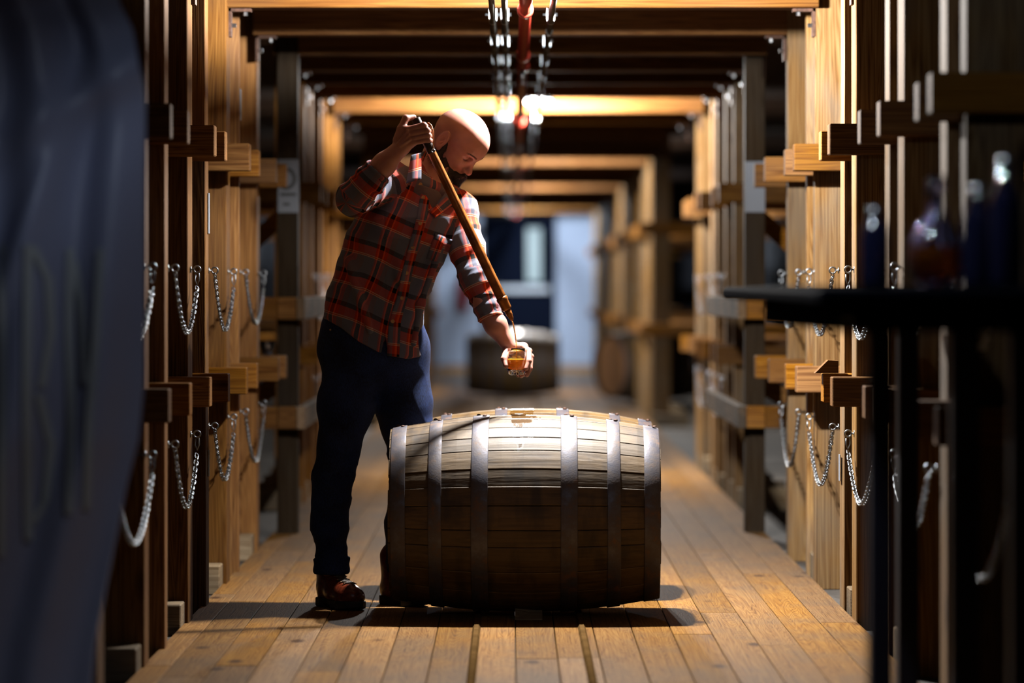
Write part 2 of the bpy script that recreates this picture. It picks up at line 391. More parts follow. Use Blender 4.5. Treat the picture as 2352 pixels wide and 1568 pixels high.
boxobj('character', sx(644,Ys), sx(680,Ys), Ys-.0015, Ys, sz(450,Ys), sz(443,Ys), M_black, sl, bev=0)
boxobj('character', sx(650,Ys), sx(666,Ys), Ys-.0015, Ys, sz(472,Ys), sz(466,Ys), M_black, sl, bev=0)
Yr = 17.142
sr = sign('paper_sign', 'blank looking pale paper sign on the right corner post', sx(1712,Yr), sx(1757,Yr), Yr, sz(487,Yr), sz(371,Yr), 0)
# wedge of wood lying on a lower rail on the right
Yw = 13.0
bm = bmesh.new()
a = [(sx(1872,Yw), .803), (sx(1926,Yw), .803), (sx(1926,Yw), .845), (sx(1902,Yw), .847)]
vs = [bm.verts.new((x, yy, z)) for yy in (Yw-.0, Yw+.07) for x, z in a]
bm.faces.new(vs[:4]); bm.faces.new(vs[4:][::-1])
for i in range(4): j = (i+1) % 4; bm.faces.new((vs[i], vs[j], vs[4+j], vs[4+i]))
bmesh.ops.recalc_face_normals(bm, faces=bm.faces)
tag(bm_to('wood_wedge', bm, W_rail), 'small pale offcut wedge lying on a lower rail of the right rack', 'wedge')
# clear tumbler standing on a rail on the left
def glassmat(name, col=(1,1,1), rough=0.0, ior=1.45):
    m, nt, b = newmat(name); b.inputs['Base Color'].default_value = (*col, 1); b.inputs['Transmission Weight'].default_value = 1
    b.inputs['Roughness'].default_value = rough; b.inputs['IOR'].default_value = ior; return m
M_glass = glassmat('clear glass'); M_plastic = glassmat('clear plastic', (.8,.85,.95), .08)
cx, cy, cz = sx(615, 16.43), 16.43, .803
tag(latheobj('plastic_cup', [(.0245,0),(.037,.062),(.0355,.062),(.0235,.003),(.001,.003),(.001,0)], (cx,cy,cz), M_plastic, n=24, close=True), 'small clear cup standing on a rail end of the left rack', 'cup')

# ---------------------------------------------------------------- chains across the rack bays
link_me = None
def chain_mesh(p0, p1, sag, pitch=.0185):
    p0, p1 = np.array(p0, float), np.array(p1, float)
    ts = np.linspace(0, 1, 400); c = p0+(p1-p0)*ts[:, None]; c[:, 2] -= sag*4*ts*(1-ts)*(1+.12*np.sin(ts*3.1))
    d = np.r_[0, np.cumsum(np.linalg.norm(np.diff(c, axis=0), axis=1))]
    n = int(d[-1]/pitch); bm = bmesh.new()
    for i in range(n):
        s = (i+.5)*pitch; q = np.array([np.interp(s, d, c[:, k]) for k in range(3)]); q2 = np.array([np.interp(s+.004, d, c[:, k]) for k in range(3)])
        t = Vector(q2-q).normalized(); side = t.cross(Vector((1,0,.13))).normalized(); b = t.cross(side)
        ang = (PI/4 if i % 2 else -PI/4)+random.uniform(-.25, .25)
        u = side*math.cos(ang)+b*math.sin(ang); w_ = t.cross(u)
        R, rr, hl, m_, k_ = .0075, .0021, .0055, 10, 5; rings = []
        for j in range(m_):
            a = 2*PI*j/m_; cc = Vector(q)+t*(math.cos(a)*R+(hl if math.cos(a) > 0 else -hl))+u*math.sin(a)*R
            rad = (t*math.cos(a)+u*math.sin(a)).normalized()
            rings.append([bm.verts.new(cc+(rad*math.cos(2*PI*k/k_)+w_*math.sin(2*PI*k/k_))*rr) for k in range(k_)])
        for j in range(m_):
            A, B = rings[j], rings[(j+1) % m_]
            for k in range(k_): bm.faces.new((A[k], A[(k+1) % k_], B[(k+1) % k_], B[k]))
    bmesh.ops.recalc_face_normals(bm, faces=bm.faces)
    return bm
def ring_bm(bm, c, R, r, nrm='x', m_=16, k_=6):
    rings = []
    for j in range(m_):
        a = 2*PI*j/m_; rad = Vector((0, math.cos(a), math.sin(a))) if nrm == 'x' else Vector((math.cos(a), 0, math.sin(a)))
        ax = Vector((1,0,0)) if nrm == 'x' else Vector((0,1,0))
        rings.append([bm.verts.new(Vector(c)+rad*R+(rad*math.cos(2*PI*k/k_)+ax*math.sin(2*PI*k/k_))*r) for k in range(k_)])
    for j in range(m_):
        A, B = rings[j], rings[(j+1) % m_]
        for k in range(k_): bm.faces.new((A[k], A[(k+1) % k_], B[(k+1) % k_], B[k]))
def chain(x, ya, yb, z, sag, label, near=True):
    s = 1 if x > 0 else -1
    xc = x - s*.022
    t = thing('safety_chain', label, 'chain', (xc, (ya+yb)/2, z), 'safety chains across the rack bays')
    hk = .055
    ch = chain_mesh((xc, ya, z-.012), (xc, yb, z-hk), sag)
    bm_to('chain_links', ch, M_zinc, t, True, kind='stuff')
    for y in (ya, yb):
        bm = bmesh.new(); ring_bm(bm, (xc, y, z), .011, .0028, 'y'); add_tube(bm, [(xc+s*.011, y, z), (x+s*.02, y, z)], .003, 6)
        add_lathe(bm, [(.011, -s*.001), (.011, s*.002)], (x-s*.002, y, z), 12, 'x')
        bmesh.ops.recalc_face_normals(bm, faces=bm.faces); bm_to('eye_bolt', bm, M_zinc, t, True)
    bm = bmesh.new()   # snap hook at the far end
    pts = [(xc, yb, z-.008), (xc+.006, yb, z-.014), (xc+.007, yb-.001, z-.034), (xc, yb-.002, z-.052), (xc-.007, yb-.001, z-.036), (xc-.006, yb, z-.016)]
    add_tube(bm, pts, .0026, 6); bmesh.ops.recalc_face_normals(bm, faces=bm.faces); bm_to('snap_hook', bm, M_zinc, t, True)
bays_l = [(9.98,11.03,'beside the drape'),(11.77,12.60,'on the dark posts nearest the drape'),(13.35,14.26,'on the brightly lit posts'),(14.90,15.98,'just before the paper sign post'),(20.35,21.1,'past the corner guard rails'),(21.85,22.98,'far down the aisle under the second lamp')]
bays_r = [(8.55,9.6,'at the frame edge'),(10.2,11.1,'behind the table legs'),(11.7,12.65,'right beside the high table'),(13.26,14.31,'on the brightly lit posts'),(14.83,15.8,'just before the pale sign post'),(20.35,21.25,'past the corner guard rails'),(21.85,22.98,'far down the aisle under the second lamp')]
for x, bays, sd in ((XL, bays_l, 'left'), (XR, bays_r, 'right')):
    for ya, yb, where in bays:
        for z, sag, lv in ((1.152, .165, 'upper'), (.612, .165, 'lower')):
            chain(x, ya, yb, z, sag+random.uniform(-.015, .01), '%s steel chain loop of the %s rack, %s' % (lv, sd, where))
# ---------------------------------------------------------------- barrels
def barrel_wood():
    m, nt, b = newmat('weathered oak stave'); L = nt.links.new
    tc = N(nt, 'ShaderNodeTexCoord'); oi = N(nt, 'ShaderNodeObjectInfo')
    off = N(nt, 'ShaderNodeMath', operation='MULTIPLY'); off.inputs[1].default_value = 19.0; L(oi.outputs['Random'], off.inputs[0])
    add = N(nt, 'ShaderNodeVectorMath', operation='ADD'); L(tc.outputs['Object'], add.inputs[0]); L(off.outputs[0], add.inputs[1])
    def noise(sc, vec, det=5):
        q = N(nt, 'ShaderNodeMapping'); q.inputs['Scale'].default_value = sc; L(vec, q.inputs['Vector'])
        n = N(nt, 'ShaderNodeTexNoise'); n.inputs['Scale'].default_value = 1; n.inputs['Detail'].default_value = det; L(q.outputs[0], n.inputs['Vector']); return n.outputs['Fac']
    n1 = noise((4, 110, 110), add.outputs[0]); n2 = noise((9, 10, 10), add.outputs[0]); n3 = noise((16, 5, 5), tc.outputs['Object'], 6)
    s = N(nt, 'ShaderNodeMath', operation='ADD'); L(n1, s.inputs[0]); L(n2, s.inputs[1])
    cr = N(nt, 'ShaderNodeValToRGB'); e = cr.color_ramp.elements; e[0].position = .62; e[0].color = (.026,.013,.0035,1); e[1].position = 1.2/1.0 if False else .99; e[1].color = (.066,.038,.0115,1)
    h = N(nt, 'ShaderNodeMath', operation='MULTIPLY'); h.inputs[1].default_value = .9; L(s.outputs[0], h.inputs[0]); L(h.outputs[0], cr.inputs['Fac'])
    # dark dribbles running round the barrel
    mr = N(nt, 'ShaderNodeMapRange'); mr.inputs['From Min'].default_value = .54; mr.inputs['From Max'].default_value = .68; mr.inputs['To Max'].default_value = .75; L(n3, mr.inputs['Value'])
    mx = N(nt, 'ShaderNodeMix', data_type='RGBA'); L(mr.outputs[0], mx.inputs['Factor']); L(cr.outputs['Color'], mx.inputs['A']); mx.inputs['B'].default_value = (.014,.008,.004,1)
    b.inputs['Sheen Weight'].default_value = .0
    # whiskey spill below the bung: a stain of its own shape
    sp = N(nt, 'ShaderNodeSeparateXYZ'); L(tc.outputs['Object'], sp.inputs[0])
    def mathn(op, a, b_=None, c=None):
        n = N(nt, 'ShaderNodeMath', operation=op)
        for i, v in enumerate((a, b_, c)):
            if v is None: continue
            if isinstance(v, (int, float)): n.inputs[i].default_value = v
            else: L(v, n.inputs[i])
        return n.outputs[0]
    ns = noise((28, 9, 9), tc.outputs['Object'], 5)
    dx = mathn('DIVIDE', mathn('ABSOLUTE', mathn('SUBTRACT', sp.outputs['X'], .035)), .055)
    dz = mathn('DIVIDE', mathn('SUBTRACT', .655, sp.outputs['Z']), .10)
    rr = mathn('ADD', mathn('MULTIPLY', dx, dx), mathn('MULTIPLY', dz, dz))
    f = mathn('ADD', rr, mathn('MULTIPLY', mathn('SUBTRACT', ns, .5), 4.5))
    sm = N(nt, 'ShaderNodeMapRange'); sm.inputs['From Min'].default_value = .75; sm.inputs['From Max'].default_value = .45; sm.inputs['To Min'].default_value = 0; sm.inputs['To Max'].default_value = .8; L(f, sm.inputs['Value'])
    m3 = N(nt, 'ShaderNodeMix', data_type='RGBA'); L(sm.outputs[0], m3.inputs['Factor']); L(mx.outputs['Result'], m3.inputs['A']); m3.inputs['B'].default_value = (.045,.020,.003,1)
    hv = N(nt, 'ShaderNodeHueSaturation'); vr = N(nt, 'ShaderNodeMapRange'); vr.inputs['To Min'].default_value = .75; vr.inputs['To Max'].default_value = 1.25; L(oi.outputs['Random'], vr.inputs['Value'])
    L(vr.outputs[0], hv.inputs['Value']); L(m3.outputs['Result'], hv.inputs['Color']); L(hv.outputs['Color'], b.inputs['Base Color'])
    ro = N(nt, 'ShaderNodeMapRange'); ro.inputs['To Min'].default_value = .6; b.inputs['Specular IOR Level'].default_value = .32; ro.inputs['To Max'].default_value = .16; L(sm.outputs[0], ro.inputs['Value']); L(ro.outputs[0], b.inputs['Roughness'])
    bp = N(nt, 'ShaderNodeBump'); bp.inputs['Strength'].default_value = .5; bp.inputs['Distance'].default_value = .002; L(s.outputs[0], bp.inputs['Height']); L(bp.outputs['Normal'], b.inputs['Normal'])
    return m
M_stave = barrel_wood()
def hoop_mat():
    m, nt, b = newmat('rust speckled hoop steel'); L = nt.links.new
    tc = N(nt, 'ShaderNodeTexCoord'); n = N(nt, 'ShaderNodeTexNoise'); n.inputs['Scale'].default_value = 22; n.inputs['Detail'].default_value = 8; n.inputs['Roughness'].default_value = .7
    L(tc.outputs['Object'], n.inputs['Vector'])
    cr = N(nt, 'ShaderNodeValToRGB'); e = cr.color_ramp.elements; e[0].position = .38; e[0].color = (.060,.060,.078,1); e[1].position = .68; e[1].color = (.085,.035,.012,1)
    k = e.new(.56); k.color = (.045,.034,.034,1); L(n.outputs['Fac'], cr.inputs['Fac']); L(cr.outputs['Color'], b.inputs['Base Color'])
    mt = N(nt, 'ShaderNodeMapRange'); mt.inputs['From Min'].default_value = .45; mt.inputs['From Max'].default_value = .62; mt.inputs['To Min'].default_value = .5; mt.inputs['To Max'].default_value = .1; L(n.outputs['Fac'], mt.inputs['Value']); L(mt.outputs[0], b.inputs['Metallic'])
    rr = N(nt, 'ShaderNodeMapRange'); rr.inputs['From Min'].default_value = .3; rr.inputs['From Max'].default_value = .7; rr.inputs['To Min'].default_value = .38; rr.inputs['To Max'].default_value = .75; L(n.outputs['Fac'], rr.inputs['Value']); L(rr.outputs[0], b.inputs['Roughness'])
    n2 = N(nt, 'ShaderNodeTexNoise'); n2.inputs['Scale'].default_value = 180; L(tc.outputs['Object'], n2.inputs['Vector'])
    bp = N(nt, 'ShaderNodeBump'); bp.inputs['Strength'].default_value = .15; bp.inputs['Distance'].default_value = .002; L(n2.outputs['Fac'], bp.inputs['Height']); L(bp.outputs['Normal'], b.inputs['Normal'])
    return m
M_hoop = hoop_mat()
M_head = wood('barrel head wood', 'z', (.16,.06,.02), (.32,.15,.06), (.42,.22,.1), greyamt=.2, knots=False)
def barrel(label, cx, cy, cz, L, R, r, hoops, rot=0.0, n=30, seed=1, bung_ang=90, spill=True, hoopd=True):
    """axis along x (before rot), built from staves, hoops, heads and a bung"""
    rd = random.Random(seed)
    t = thing('barrel', label, 'barrel', (cx, cy, 0), 'oak barrels in the aisle and racks')
    def rad(x): u = abs(x)/(L/2); return r + (R-r)*(1-u**2.1)
    cr_, sr_ = math.cos(rot), math.sin(rot)
    def W(x, a, q):
        X_, Y_, Z_ = x, -q*math.cos(a), q*math.sin(a)     # a=0 faces the camera, a=90 is up
        return (cx + X_*cr_ - Y_*sr_, cy + X_*sr_ + Y_*cr_, cz + Z_)
    ws = [rd.uniform(.75, 1.35) for _ in range(n)]; tot = sum(ws); a = rd.uniform(0, .2)
    ns = 12
    for i in range(n):
        da = ws[i]/tot*2*PI; g = .0011/R; dr = rd.uniform(-.0012, .0012); bm = bmesh.new(); rings = []
        for k in range(ns+1):
            x = -L/2 + L*k/ns + (rd.uniform(-.002, .002) if k in (0, ns) else 0); q = rad(x)+dr; am = (a+g+a+da-g)/2
            half = (da-2*g)/2; prof = [(-half, q-.022), (-half, q-.0012), (-half*.93, q), (0, q+.0), (half*.93, q), (half, q-.0012), (half, q-.022)]
            rings.append([bm.verts.new(W(x, am+p, qq)) for p, qq in prof])
        for A, B in zip(rings, rings[1:]):
            for k in range(7): j = (k+1) % 7; bm.faces.new((A[k], A[j], B[j], B[k]))
        bm.faces.new(rings[0]); bm.faces.new(rings[-1][::-1]); bmesh.ops.recalc_face_normals(bm, faces=bm.faces)
        bm_to('stave', bm, M_stave, t)
        a += da
    for hx, hw in hoops:
        m_ = 64; bm = bmesh.new(); rings = []
        for k in range(m_):
            aa = 2*PI*k/m_; tilt = .0015*math.sin(aa+hx*9)
            pr = [(hx-hw/2+tilt, -.002), (hx-hw/2+tilt, .0022), (hx-hw/2+.002+tilt, .003), (hx+tilt, .0034), (hx+hw/2-.002+tilt, .003), (hx+hw/2+tilt, .0022), (hx+hw/2+tilt, -.002)]
            rings.append([bm.verts.new(W(x, aa, rad(max(-L/2, min(L/2, x)))+e)) for x, e in pr])
        for k in range(m_):
            A, B = rings[k], rings[(k+1) % m_]
            for j in range(7): jj = (j+1) % 7; bm.faces.new((A[j], A[jj], B[jj], B[j]))
        bmesh.ops.recalc_face_normals(bm, faces=bm.faces); ho = bm_to('hoop', bm, M_hoop, t, True)
        if hoopd:
            for dx in (-hw*.18, hw*.2):
                bm = bmesh.new(); aa = math.radians(97 if dx < 0 else 84)
                c = W(hx+dx, aa, rad(hx)+.003); add_lathe(bm, [(.0075, 0), (.0068, .004), (.003, .0062), (.0005, .0065)], (0,0,0), 8)
                nrm = (Vector(W(hx+dx, aa, rad(hx)+.1))-Vector(c)).normalized()
                bmesh.ops.transform(bm, matrix=Matrix.Translation(Vector(c))@nrm.to_track_quat('Z', 'Y').to_matrix().to_4x4(), verts=bm.verts)
                bmesh.ops.recalc_face_normals(bm, faces=bm.faces); bm_to('rivet', bm, M_iron, ho)
    # heads: boards set back inside each end
    for sgn in (-1, 1):
        xh = sgn*(L/2-.03); rh = r-.02; nb = 7
        for k in range(nb):
            y0, y1 = -rh+2*rh*k/nb+.001, -rh+2*rh*(k+1)/nb-.001; bm = bmesh.new()
            pts = [(yy, s_*math.sqrt(max(0, rh*rh-yy*yy))) for s_ in (-1, 1) for yy in (np.linspace(y0, y1, 5) if s_ < 0 else np.linspace(y1, y0, 5))]
            def W2(x, y, z): return (cx + x*cr_ - y*sr_, cy + x*sr_ + y*cr_, cz+z)
            A = [bm.verts.new(W2(xh-.01, y, z)) for y, z in pts]; B = [bm.verts.new(W2(xh+.01, y, z)) for y, z in pts]
            bm.faces.new(A); bm.faces.new(B[::-1])
            for j in range(len(A)): jj = (j+1) % len(A); bm.faces.new((A[j], A[jj], B[jj], B[j]))
            bmesh.ops.remove_doubles(bm, verts=bm.verts, dist=1e-5); bmesh.ops.recalc_face_normals(bm, faces=bm.faces)
            bm_to('head_board', bm, M_head, t)
    return t, W, rad
YB = 12.83
cxB = (1206-1176)*YB/FPX
k = YB/FPX
hp = [((920-1206)*k, 34*k), ((1005-1206)*k, 30*k), ((1106-1206)*k, 38*k), ((1306-1206)*k, 38*k), ((1407.5-1206)*k, 30*k), ((1495-1206)*k, 36*k)]
b1, W1, rad1 = barrel('large weathered oak whiskey barrel lying in front, wet spill on its top', cxB, YB, .33+.009, .892, .328, .281, hp, rot=-.012, n=27, seed=4)
# bung, and the dark ring round it
bm = bmesh.new(); add_lathe(bm, [(.026, -.004), (.0255, .003), (.012, .0045), (.001, .004)], (0,0,0), 16)
bmesh.ops.transform(bm, matrix=Matrix.Translation((.022, YB, .338+.329)), verts=bm.verts); bmesh.ops.recalc_face_normals(bm, faces=bm.faces)
bm_to('bung', bm, simple('wet bung wood', (.1,.05,.02), .2), b1, True)
YC = 13.66; kc = YC/FPX
hc = [((952-1221)*kc, 34*kc), ((1027-1221)*kc, 25*kc), ((1151-1221)*kc, 28*kc), ((1291-1221)*kc, 29*kc), ((1411.5-1221)*kc, 24*kc), ((1481-1221)*kc, 31*kc)]
b2, W2_, rad2 = barrel('pale oak barrel lying right behind the large spill stained one', (1221-1176)*kc, YC, .329+.009, .853, .325, .275, hc, n=26, seed=9)
# chock under the front barrel
bm = bmesh.new(); y = YB-.20
for c0, c1 in ((0, 1),):
    vs = [bm.verts.new(p) for p in [(.01,y-.0,0),(.01,y+.15,0),(.01,y+.15,.045),(.01,y,.004),(.10,y-.0,0),(.10,y+.15,0),(.10,y+.15,.03),(.10,y,.004)]]
for f in ((0,1,2,3),(4,7,6,5),(0,3,7,4),(1,5,6,2),(3,2,6,7),(0,4,5,1)): bm.faces.new([vs[i] for i in f])
bmesh.ops.recalc_face_normals(bm, faces=bm.faces)
tag(bm_to('wooden_chock', bm, W_block), 'wooden wedge on the floor chocking the large front barrel', 'wedge')
far_h = [(-.43,.05),(-.29,.045),(-.14,.05),(.14,.05),(.29,.045),(.43,.05)]
YF = 38.3
barrel('dark barrel lying across the aisle far in front of the navy door', (1178-1176)*YF/FPX, YF, .335, .93, .33, .28, far_h, n=20, seed=3, hoopd=False)
Yq = 35.5
barrel('barrel with its brown head showing, at the right rack far down the aisle', 1.30, 36.15, .36, .86, .33, .30, far_h, rot=math.radians(30), n=20, seed=5, hoopd=False)
barrel('barrel at the left rack far down the aisle, half hidden by the man', -1.27, 36.15, .36, .86, .33, .30, far_h, rot=math.radians(-30), n=20, seed=6, hoopd=False)
# red extinguisher on the far wall
xe, ze = (1062-1176)*53.9/FPX, H-(712-660)*53.9/FPX
t = thing('fire_extinguisher', 'small red extinguisher hung on the pale end wall left of the door', 'extinguisher', (xe, 54, ze))
M_red = simple('red paint', (.35,.01,.015), .35)
latheobj('cylinder', [(.06,0),(.075,.02),(.075,.36),(.05,.42),(.02,.44)], (xe, 54.1, ze), M_red, t)
latheobj('valve', [(.018,.44),(.018,.5),(.03,.5),(.03,.52)], (xe, 54.1, ze), M_black, t)
tubeobj('hose', [(xe+.02,54.08,ze+.48),(xe+.1,54.06,ze+.42),(xe+.1,54.06,ze+.15)], .012, M_black, t)

# ---------------------------------------------------------------- foreground: drape, high table and glassware
def fab_drape():
    m, nt, b = newmat('dark blue grey drape'); b.inputs['Base Color'].default_value = (.31,.34,.50,1); b.inputs['Roughness'].default_value = .42
    b.inputs['Sheen Weight'].default_value = .3; L = nt.links.new
    tc = N(nt, 'ShaderNodeTexCoord'); no = N(nt, 'ShaderNodeTexNoise'); no.inputs['Scale'].default_value = 5; L(tc.outputs['Object'], no.inputs['Vector'])
    bp = N(nt, 'ShaderNodeBump'); bp.inputs['Strength'].default_value = .3; bp.inputs['Distance'].default_value = .02; L(no.outputs['Fac'], bp.inputs['Height']); L(bp.outputs['Normal'], b.inputs['Normal']); return m
M_drape = fab_drape()
zr = np.array([-.1,.0,.12,.25,.36,.45,.58,.8,1.4,1.56,1.72,1.85,2.3])[::-1]
# right edge of the drape by height
edge_py = [(0,268),(60,300),(120,314),(195,328),(230,331),(600,330),(880,327),(1010,314),(1110,288),(1300,248),(1480,213),(1568,205)]
YD = 8.6
ez = [H-(p-660)*YD/FPX for p, _ in edge_py][::-1]; ex = [(x-1176)*YD/FPX for _, x in edge_py][::-1]
nz, nu = 110, 70
vs, fs = [], []
for i in range(nz):
    z = .02 + 1.9*i/(nz-1)
    xe_ = np.interp(z, ez, ex)
    for j in range(nu):
        u = j/(nu-1)                      # 0 at the right edge, 1 far left
        x = xe_ - u*.75
        f = .022*math.sin(9*u*PI+1.8*z)+.015*math.sin(21*u+3*z)+.03*math.sin(4*(z+u*1.2))
        cr_ = math.exp(-((u-.12-.55*max(0, 1.62-z))/.045)**2)*.035*(1 if z > .9 else .5)
        cr2 = math.exp(-((z-1.60+u*.45)/.05)**2)*.045*(1-u)
        y = YD + .03 + (u-.05)*-.34 + f*min(1, u*6+.1) - cr_ - cr2
        vs.append((x, y, z))
for i in range(nz-1):
    for j in range(nu-1):
        a = i*nu+j; fs.append((a, a+nu, a+nu+1, a+1))
me = mesh_from('hanging_drape', vs, fs)
drape = link('hanging_drape', me, M_drape, None, True)
md = drape.modifiers.new('thick', 'SOLIDIFY'); md.thickness = .004
tag(drape, 'large dark blue grey fabric drape hanging at the left edge of the frame', 'drape')
dbvh = BVHTree.FromPolygons([Vector(v) for v in vs], fs)
def ray(bvh, px, py):
    d = Vector(((px-1176)/FPX, 1, -(py-660)/FPX)).normalized()
    h = bvh.ray_cast(Vector((0,0,H)), d)
    return h[0], h[1]
def strokes(name, polys, wpx, bvh, mat, parent, off=.009):
    bm = bmesh.new()
    for pl in polys:
        pl = np.array(pl, float); seg = []
        for a, b in zip(pl, pl[1:]):
            n = max(2, int(np.linalg.norm(b-a)/12)); seg += [a+(b-a)*q/n for q in range(n)]
        seg.append(pl[-1]); prev = None
        for q, c in enumerate(seg):
            w_ = wpx if np.isscalar(wpx) else wpx[0]
            A, n1 = ray(bvh, c[0]-w_/2, c[1]); B, n2 = ray(bvh, c[0]+w_/2, c[1])
            if A is None or B is None: prev = None; continue
            d = Vector((0,0,H))-A; d.normalize()
            va, vb = bm.verts.new(A+d*off), bm.verts.new(B+d*off)
            if prev: bm.faces.new((prev[0], prev[1], vb, va))
            prev = (va, vb)
    return bm_to(name, bm, mat, parent)
M_print = simple('faded grey print', (.8,.87,.92), .6)
strokes('printed_letter', [[(66,560),(62,900),(66,1240)], [(76,566),(112,640),(118,760),(96,890)], [(90,905),(118,1020),(104,1150),(76,1200)]], 20, dbvh, M_print, drape)
strokes('printed_letter', [[(162,570),(158,760),(164,980),(160,1180)], [(170,600),(186,700),(196,880)], [(232,570),(222,760),(206,960),(200,1170)]], 18, dbvh, M_print, drape)
strokes('printed_letter', [[(4,560),(6,900),(4,1280)]], 18, dbvh, M_print, drape)

M_table = simple('black steel', (.006,.007,.012), .75, 0, spec=.03, bump=.1)
M_table.node_tree.nodes['Principled BSDF'].inputs['IOR'].default_value = 1.03
M_tleg = simple('dark painted leg', (.026,.024,.045), .5)
tb = thing('high_table', 'black high table with square metal legs at the right edge of the frame', 'table', (.9, 8.2, 0))
boxobj('tabletop', .57, 1.035, 7.15, 10.4, 1.062, 1.094, M_table, tb, bev=.008)
boxobj('apron', .625, 1.0, 7.3, 9.5, 1.008, 1.062, M_table, tb, bev=.004)
for a, b_, c, d in ((.69,.74,7.42,7.48), (.965,1.015,7.42,7.48)):
    boxobj('leg', a, b_, c, d, 0, 1.008, M_tleg, tb, bev=.006)
boxobj('leg', .935, .995, 8.16, 8.22, 0, 1.008, M_tleg, tb, bev=.006)
boxobj('leg', .945, .995, 9.38, 9.44, 0, 1.008, M_tleg, tb, bev=.006)
latheobj('foot_bolt', [(.012,0),(.012,-.01),(.004,-.014)], (.640,7.30,1.035), M_bolt, tb, n=10, axis='y')
M_dglass = glassmat('blue tinted glass', (.35,.38,.6), .03); M_amber = glassmat('amber whiskey', (.95,.22,.01), 0, 1.36); M_amber.node_tree.nodes['Principled BSDF'].inputs['Transmission Weight'].default_value = .4
TT = 1.0945
def at(px, Y): return (px-1176)*Y/FPX
# decanter with whiskey
Y = 7.62; x = at(2152, Y)
t = thing('decanter', 'round glass decanter half full of amber whiskey on the high table', 'decanter', (x, Y, TT))
out = [(.03,0),(.048,.012),(.056,.05),(.054,.085),(.04,.115),(.02,.14),(.015,.165),(.019,.18)]
inn = [(.0165,.18),(.0125,.165),(.0175,.139),(.0375,.114),(.0512,.085),(.053,.05),(.045,.016),(.002,.010),(.002,.0)]
latheobj('body', out+inn, (x, Y, TT), M_dglass, t, 32, close=True)
latheobj('whiskey', [(.002,.0125),(.044,.0175),(.0515,.05),(.0505,.08),(.002,.08)], (x, Y, TT), M_amber, t, 32)
latheobj('stopper', [(.0115,.166),(.012,.182),(.02,.186),(.022,.2),(.016,.218),(.004,.224)], (x, Y, TT), M_dglass, t, 16)
specs = [(2010, 7.75, 'dark blue glass bottle, leftmost on the high table', [(.026,0),(.03,.01),(.03,.10),(.024,.125),(.012,.14),(.012,.152)], .0),
         (2248, 7.5, 'tall dim glass bottle just right of the decanter', [(.03,0),(.033,.01),(.033,.12),(.026,.15),(.014,.17),(.013,.19)], 0),
         (2312, 7.35, 'tallest dim glass bottle at the right frame edge', [(.03,0),(.033,.01),(.033,.15),(.026,.18),(.014,.2),(.013,.24)], 0)]
M_bottle = simple('dark glossy bottle glass', (.012,.013,.04), .07, 0, spec=.7)
for px, Y, lab, prof, _ in specs:
    x = at(px, Y); t = thing('bottle', lab, 'bottle', (x, Y, TT), 'glass bottles on the high table')
    latheobj('glass', prof, (x, Y, TT), M_bottle, t, 24)
    h = prof[-1][1]; latheobj('cap', [(prof[-1][0]+.002, h-.012), (prof[-1][0]+.002, h+.008), (.003, h+.010)], (x, Y, TT), M_bolt, t, 16)
# ---------------------------------------------------------------- organic shapes: distance fields -> surface
def seg(Pt, a, b, ra, rb):
    a = np.asarray(a, np.float32); b = np.asarray(b, np.float32); ba = b-a; pa = Pt-a
    t = np.clip(pa@ba/max(1e-9, float(ba@ba)), 0, 1)
    return np.linalg.norm(pa-t[:, None]*ba, axis=1) - (ra+(rb-ra)*t)
def ell(Pt, c, r, M=None):
    q = Pt-np.asarray(c, np.float32)
    if M is not None: q = q@M.T                # rows of M are the local axes
    r = np.asarray(r, np.float32); k0 = np.linalg.norm(q/r, axis=1); k1 = np.linalg.norm(q/(r*r), axis=1)
    return k0*(k0-1)/np.maximum(k1, 1e-6)
def smin(a, b, k):
    h = np.clip(.5+.5*(b-a)/k, 0, 1); return b+(a-b)*h-k*h*(1-h)
def smax(a, b, k): return -smin(-a, -b, k)
def chain_sd(Pt, pts, rs, k=.01):
    d = None
    for i in range(len(pts)-1):
        e = seg(Pt, pts[i], pts[i+1], rs[i], rs[i+1]); d = e if d is None else smin(d, e, k)
    return d
class Noise:
    def __init__(s, freq, seed, n=9, aniso=(1,1,1)):
        g = np.random.default_rng(seed); s.k = g.normal(size=(n, 3))*np.array(aniso)*freq; s.p = g.uniform(0, 6.28, n)
    def __call__(s, Pt): return np.sin(Pt@s.k.T.astype(np.float32)+s.p.astype(np.float32)).sum(1)/math.sqrt(len(s.p))
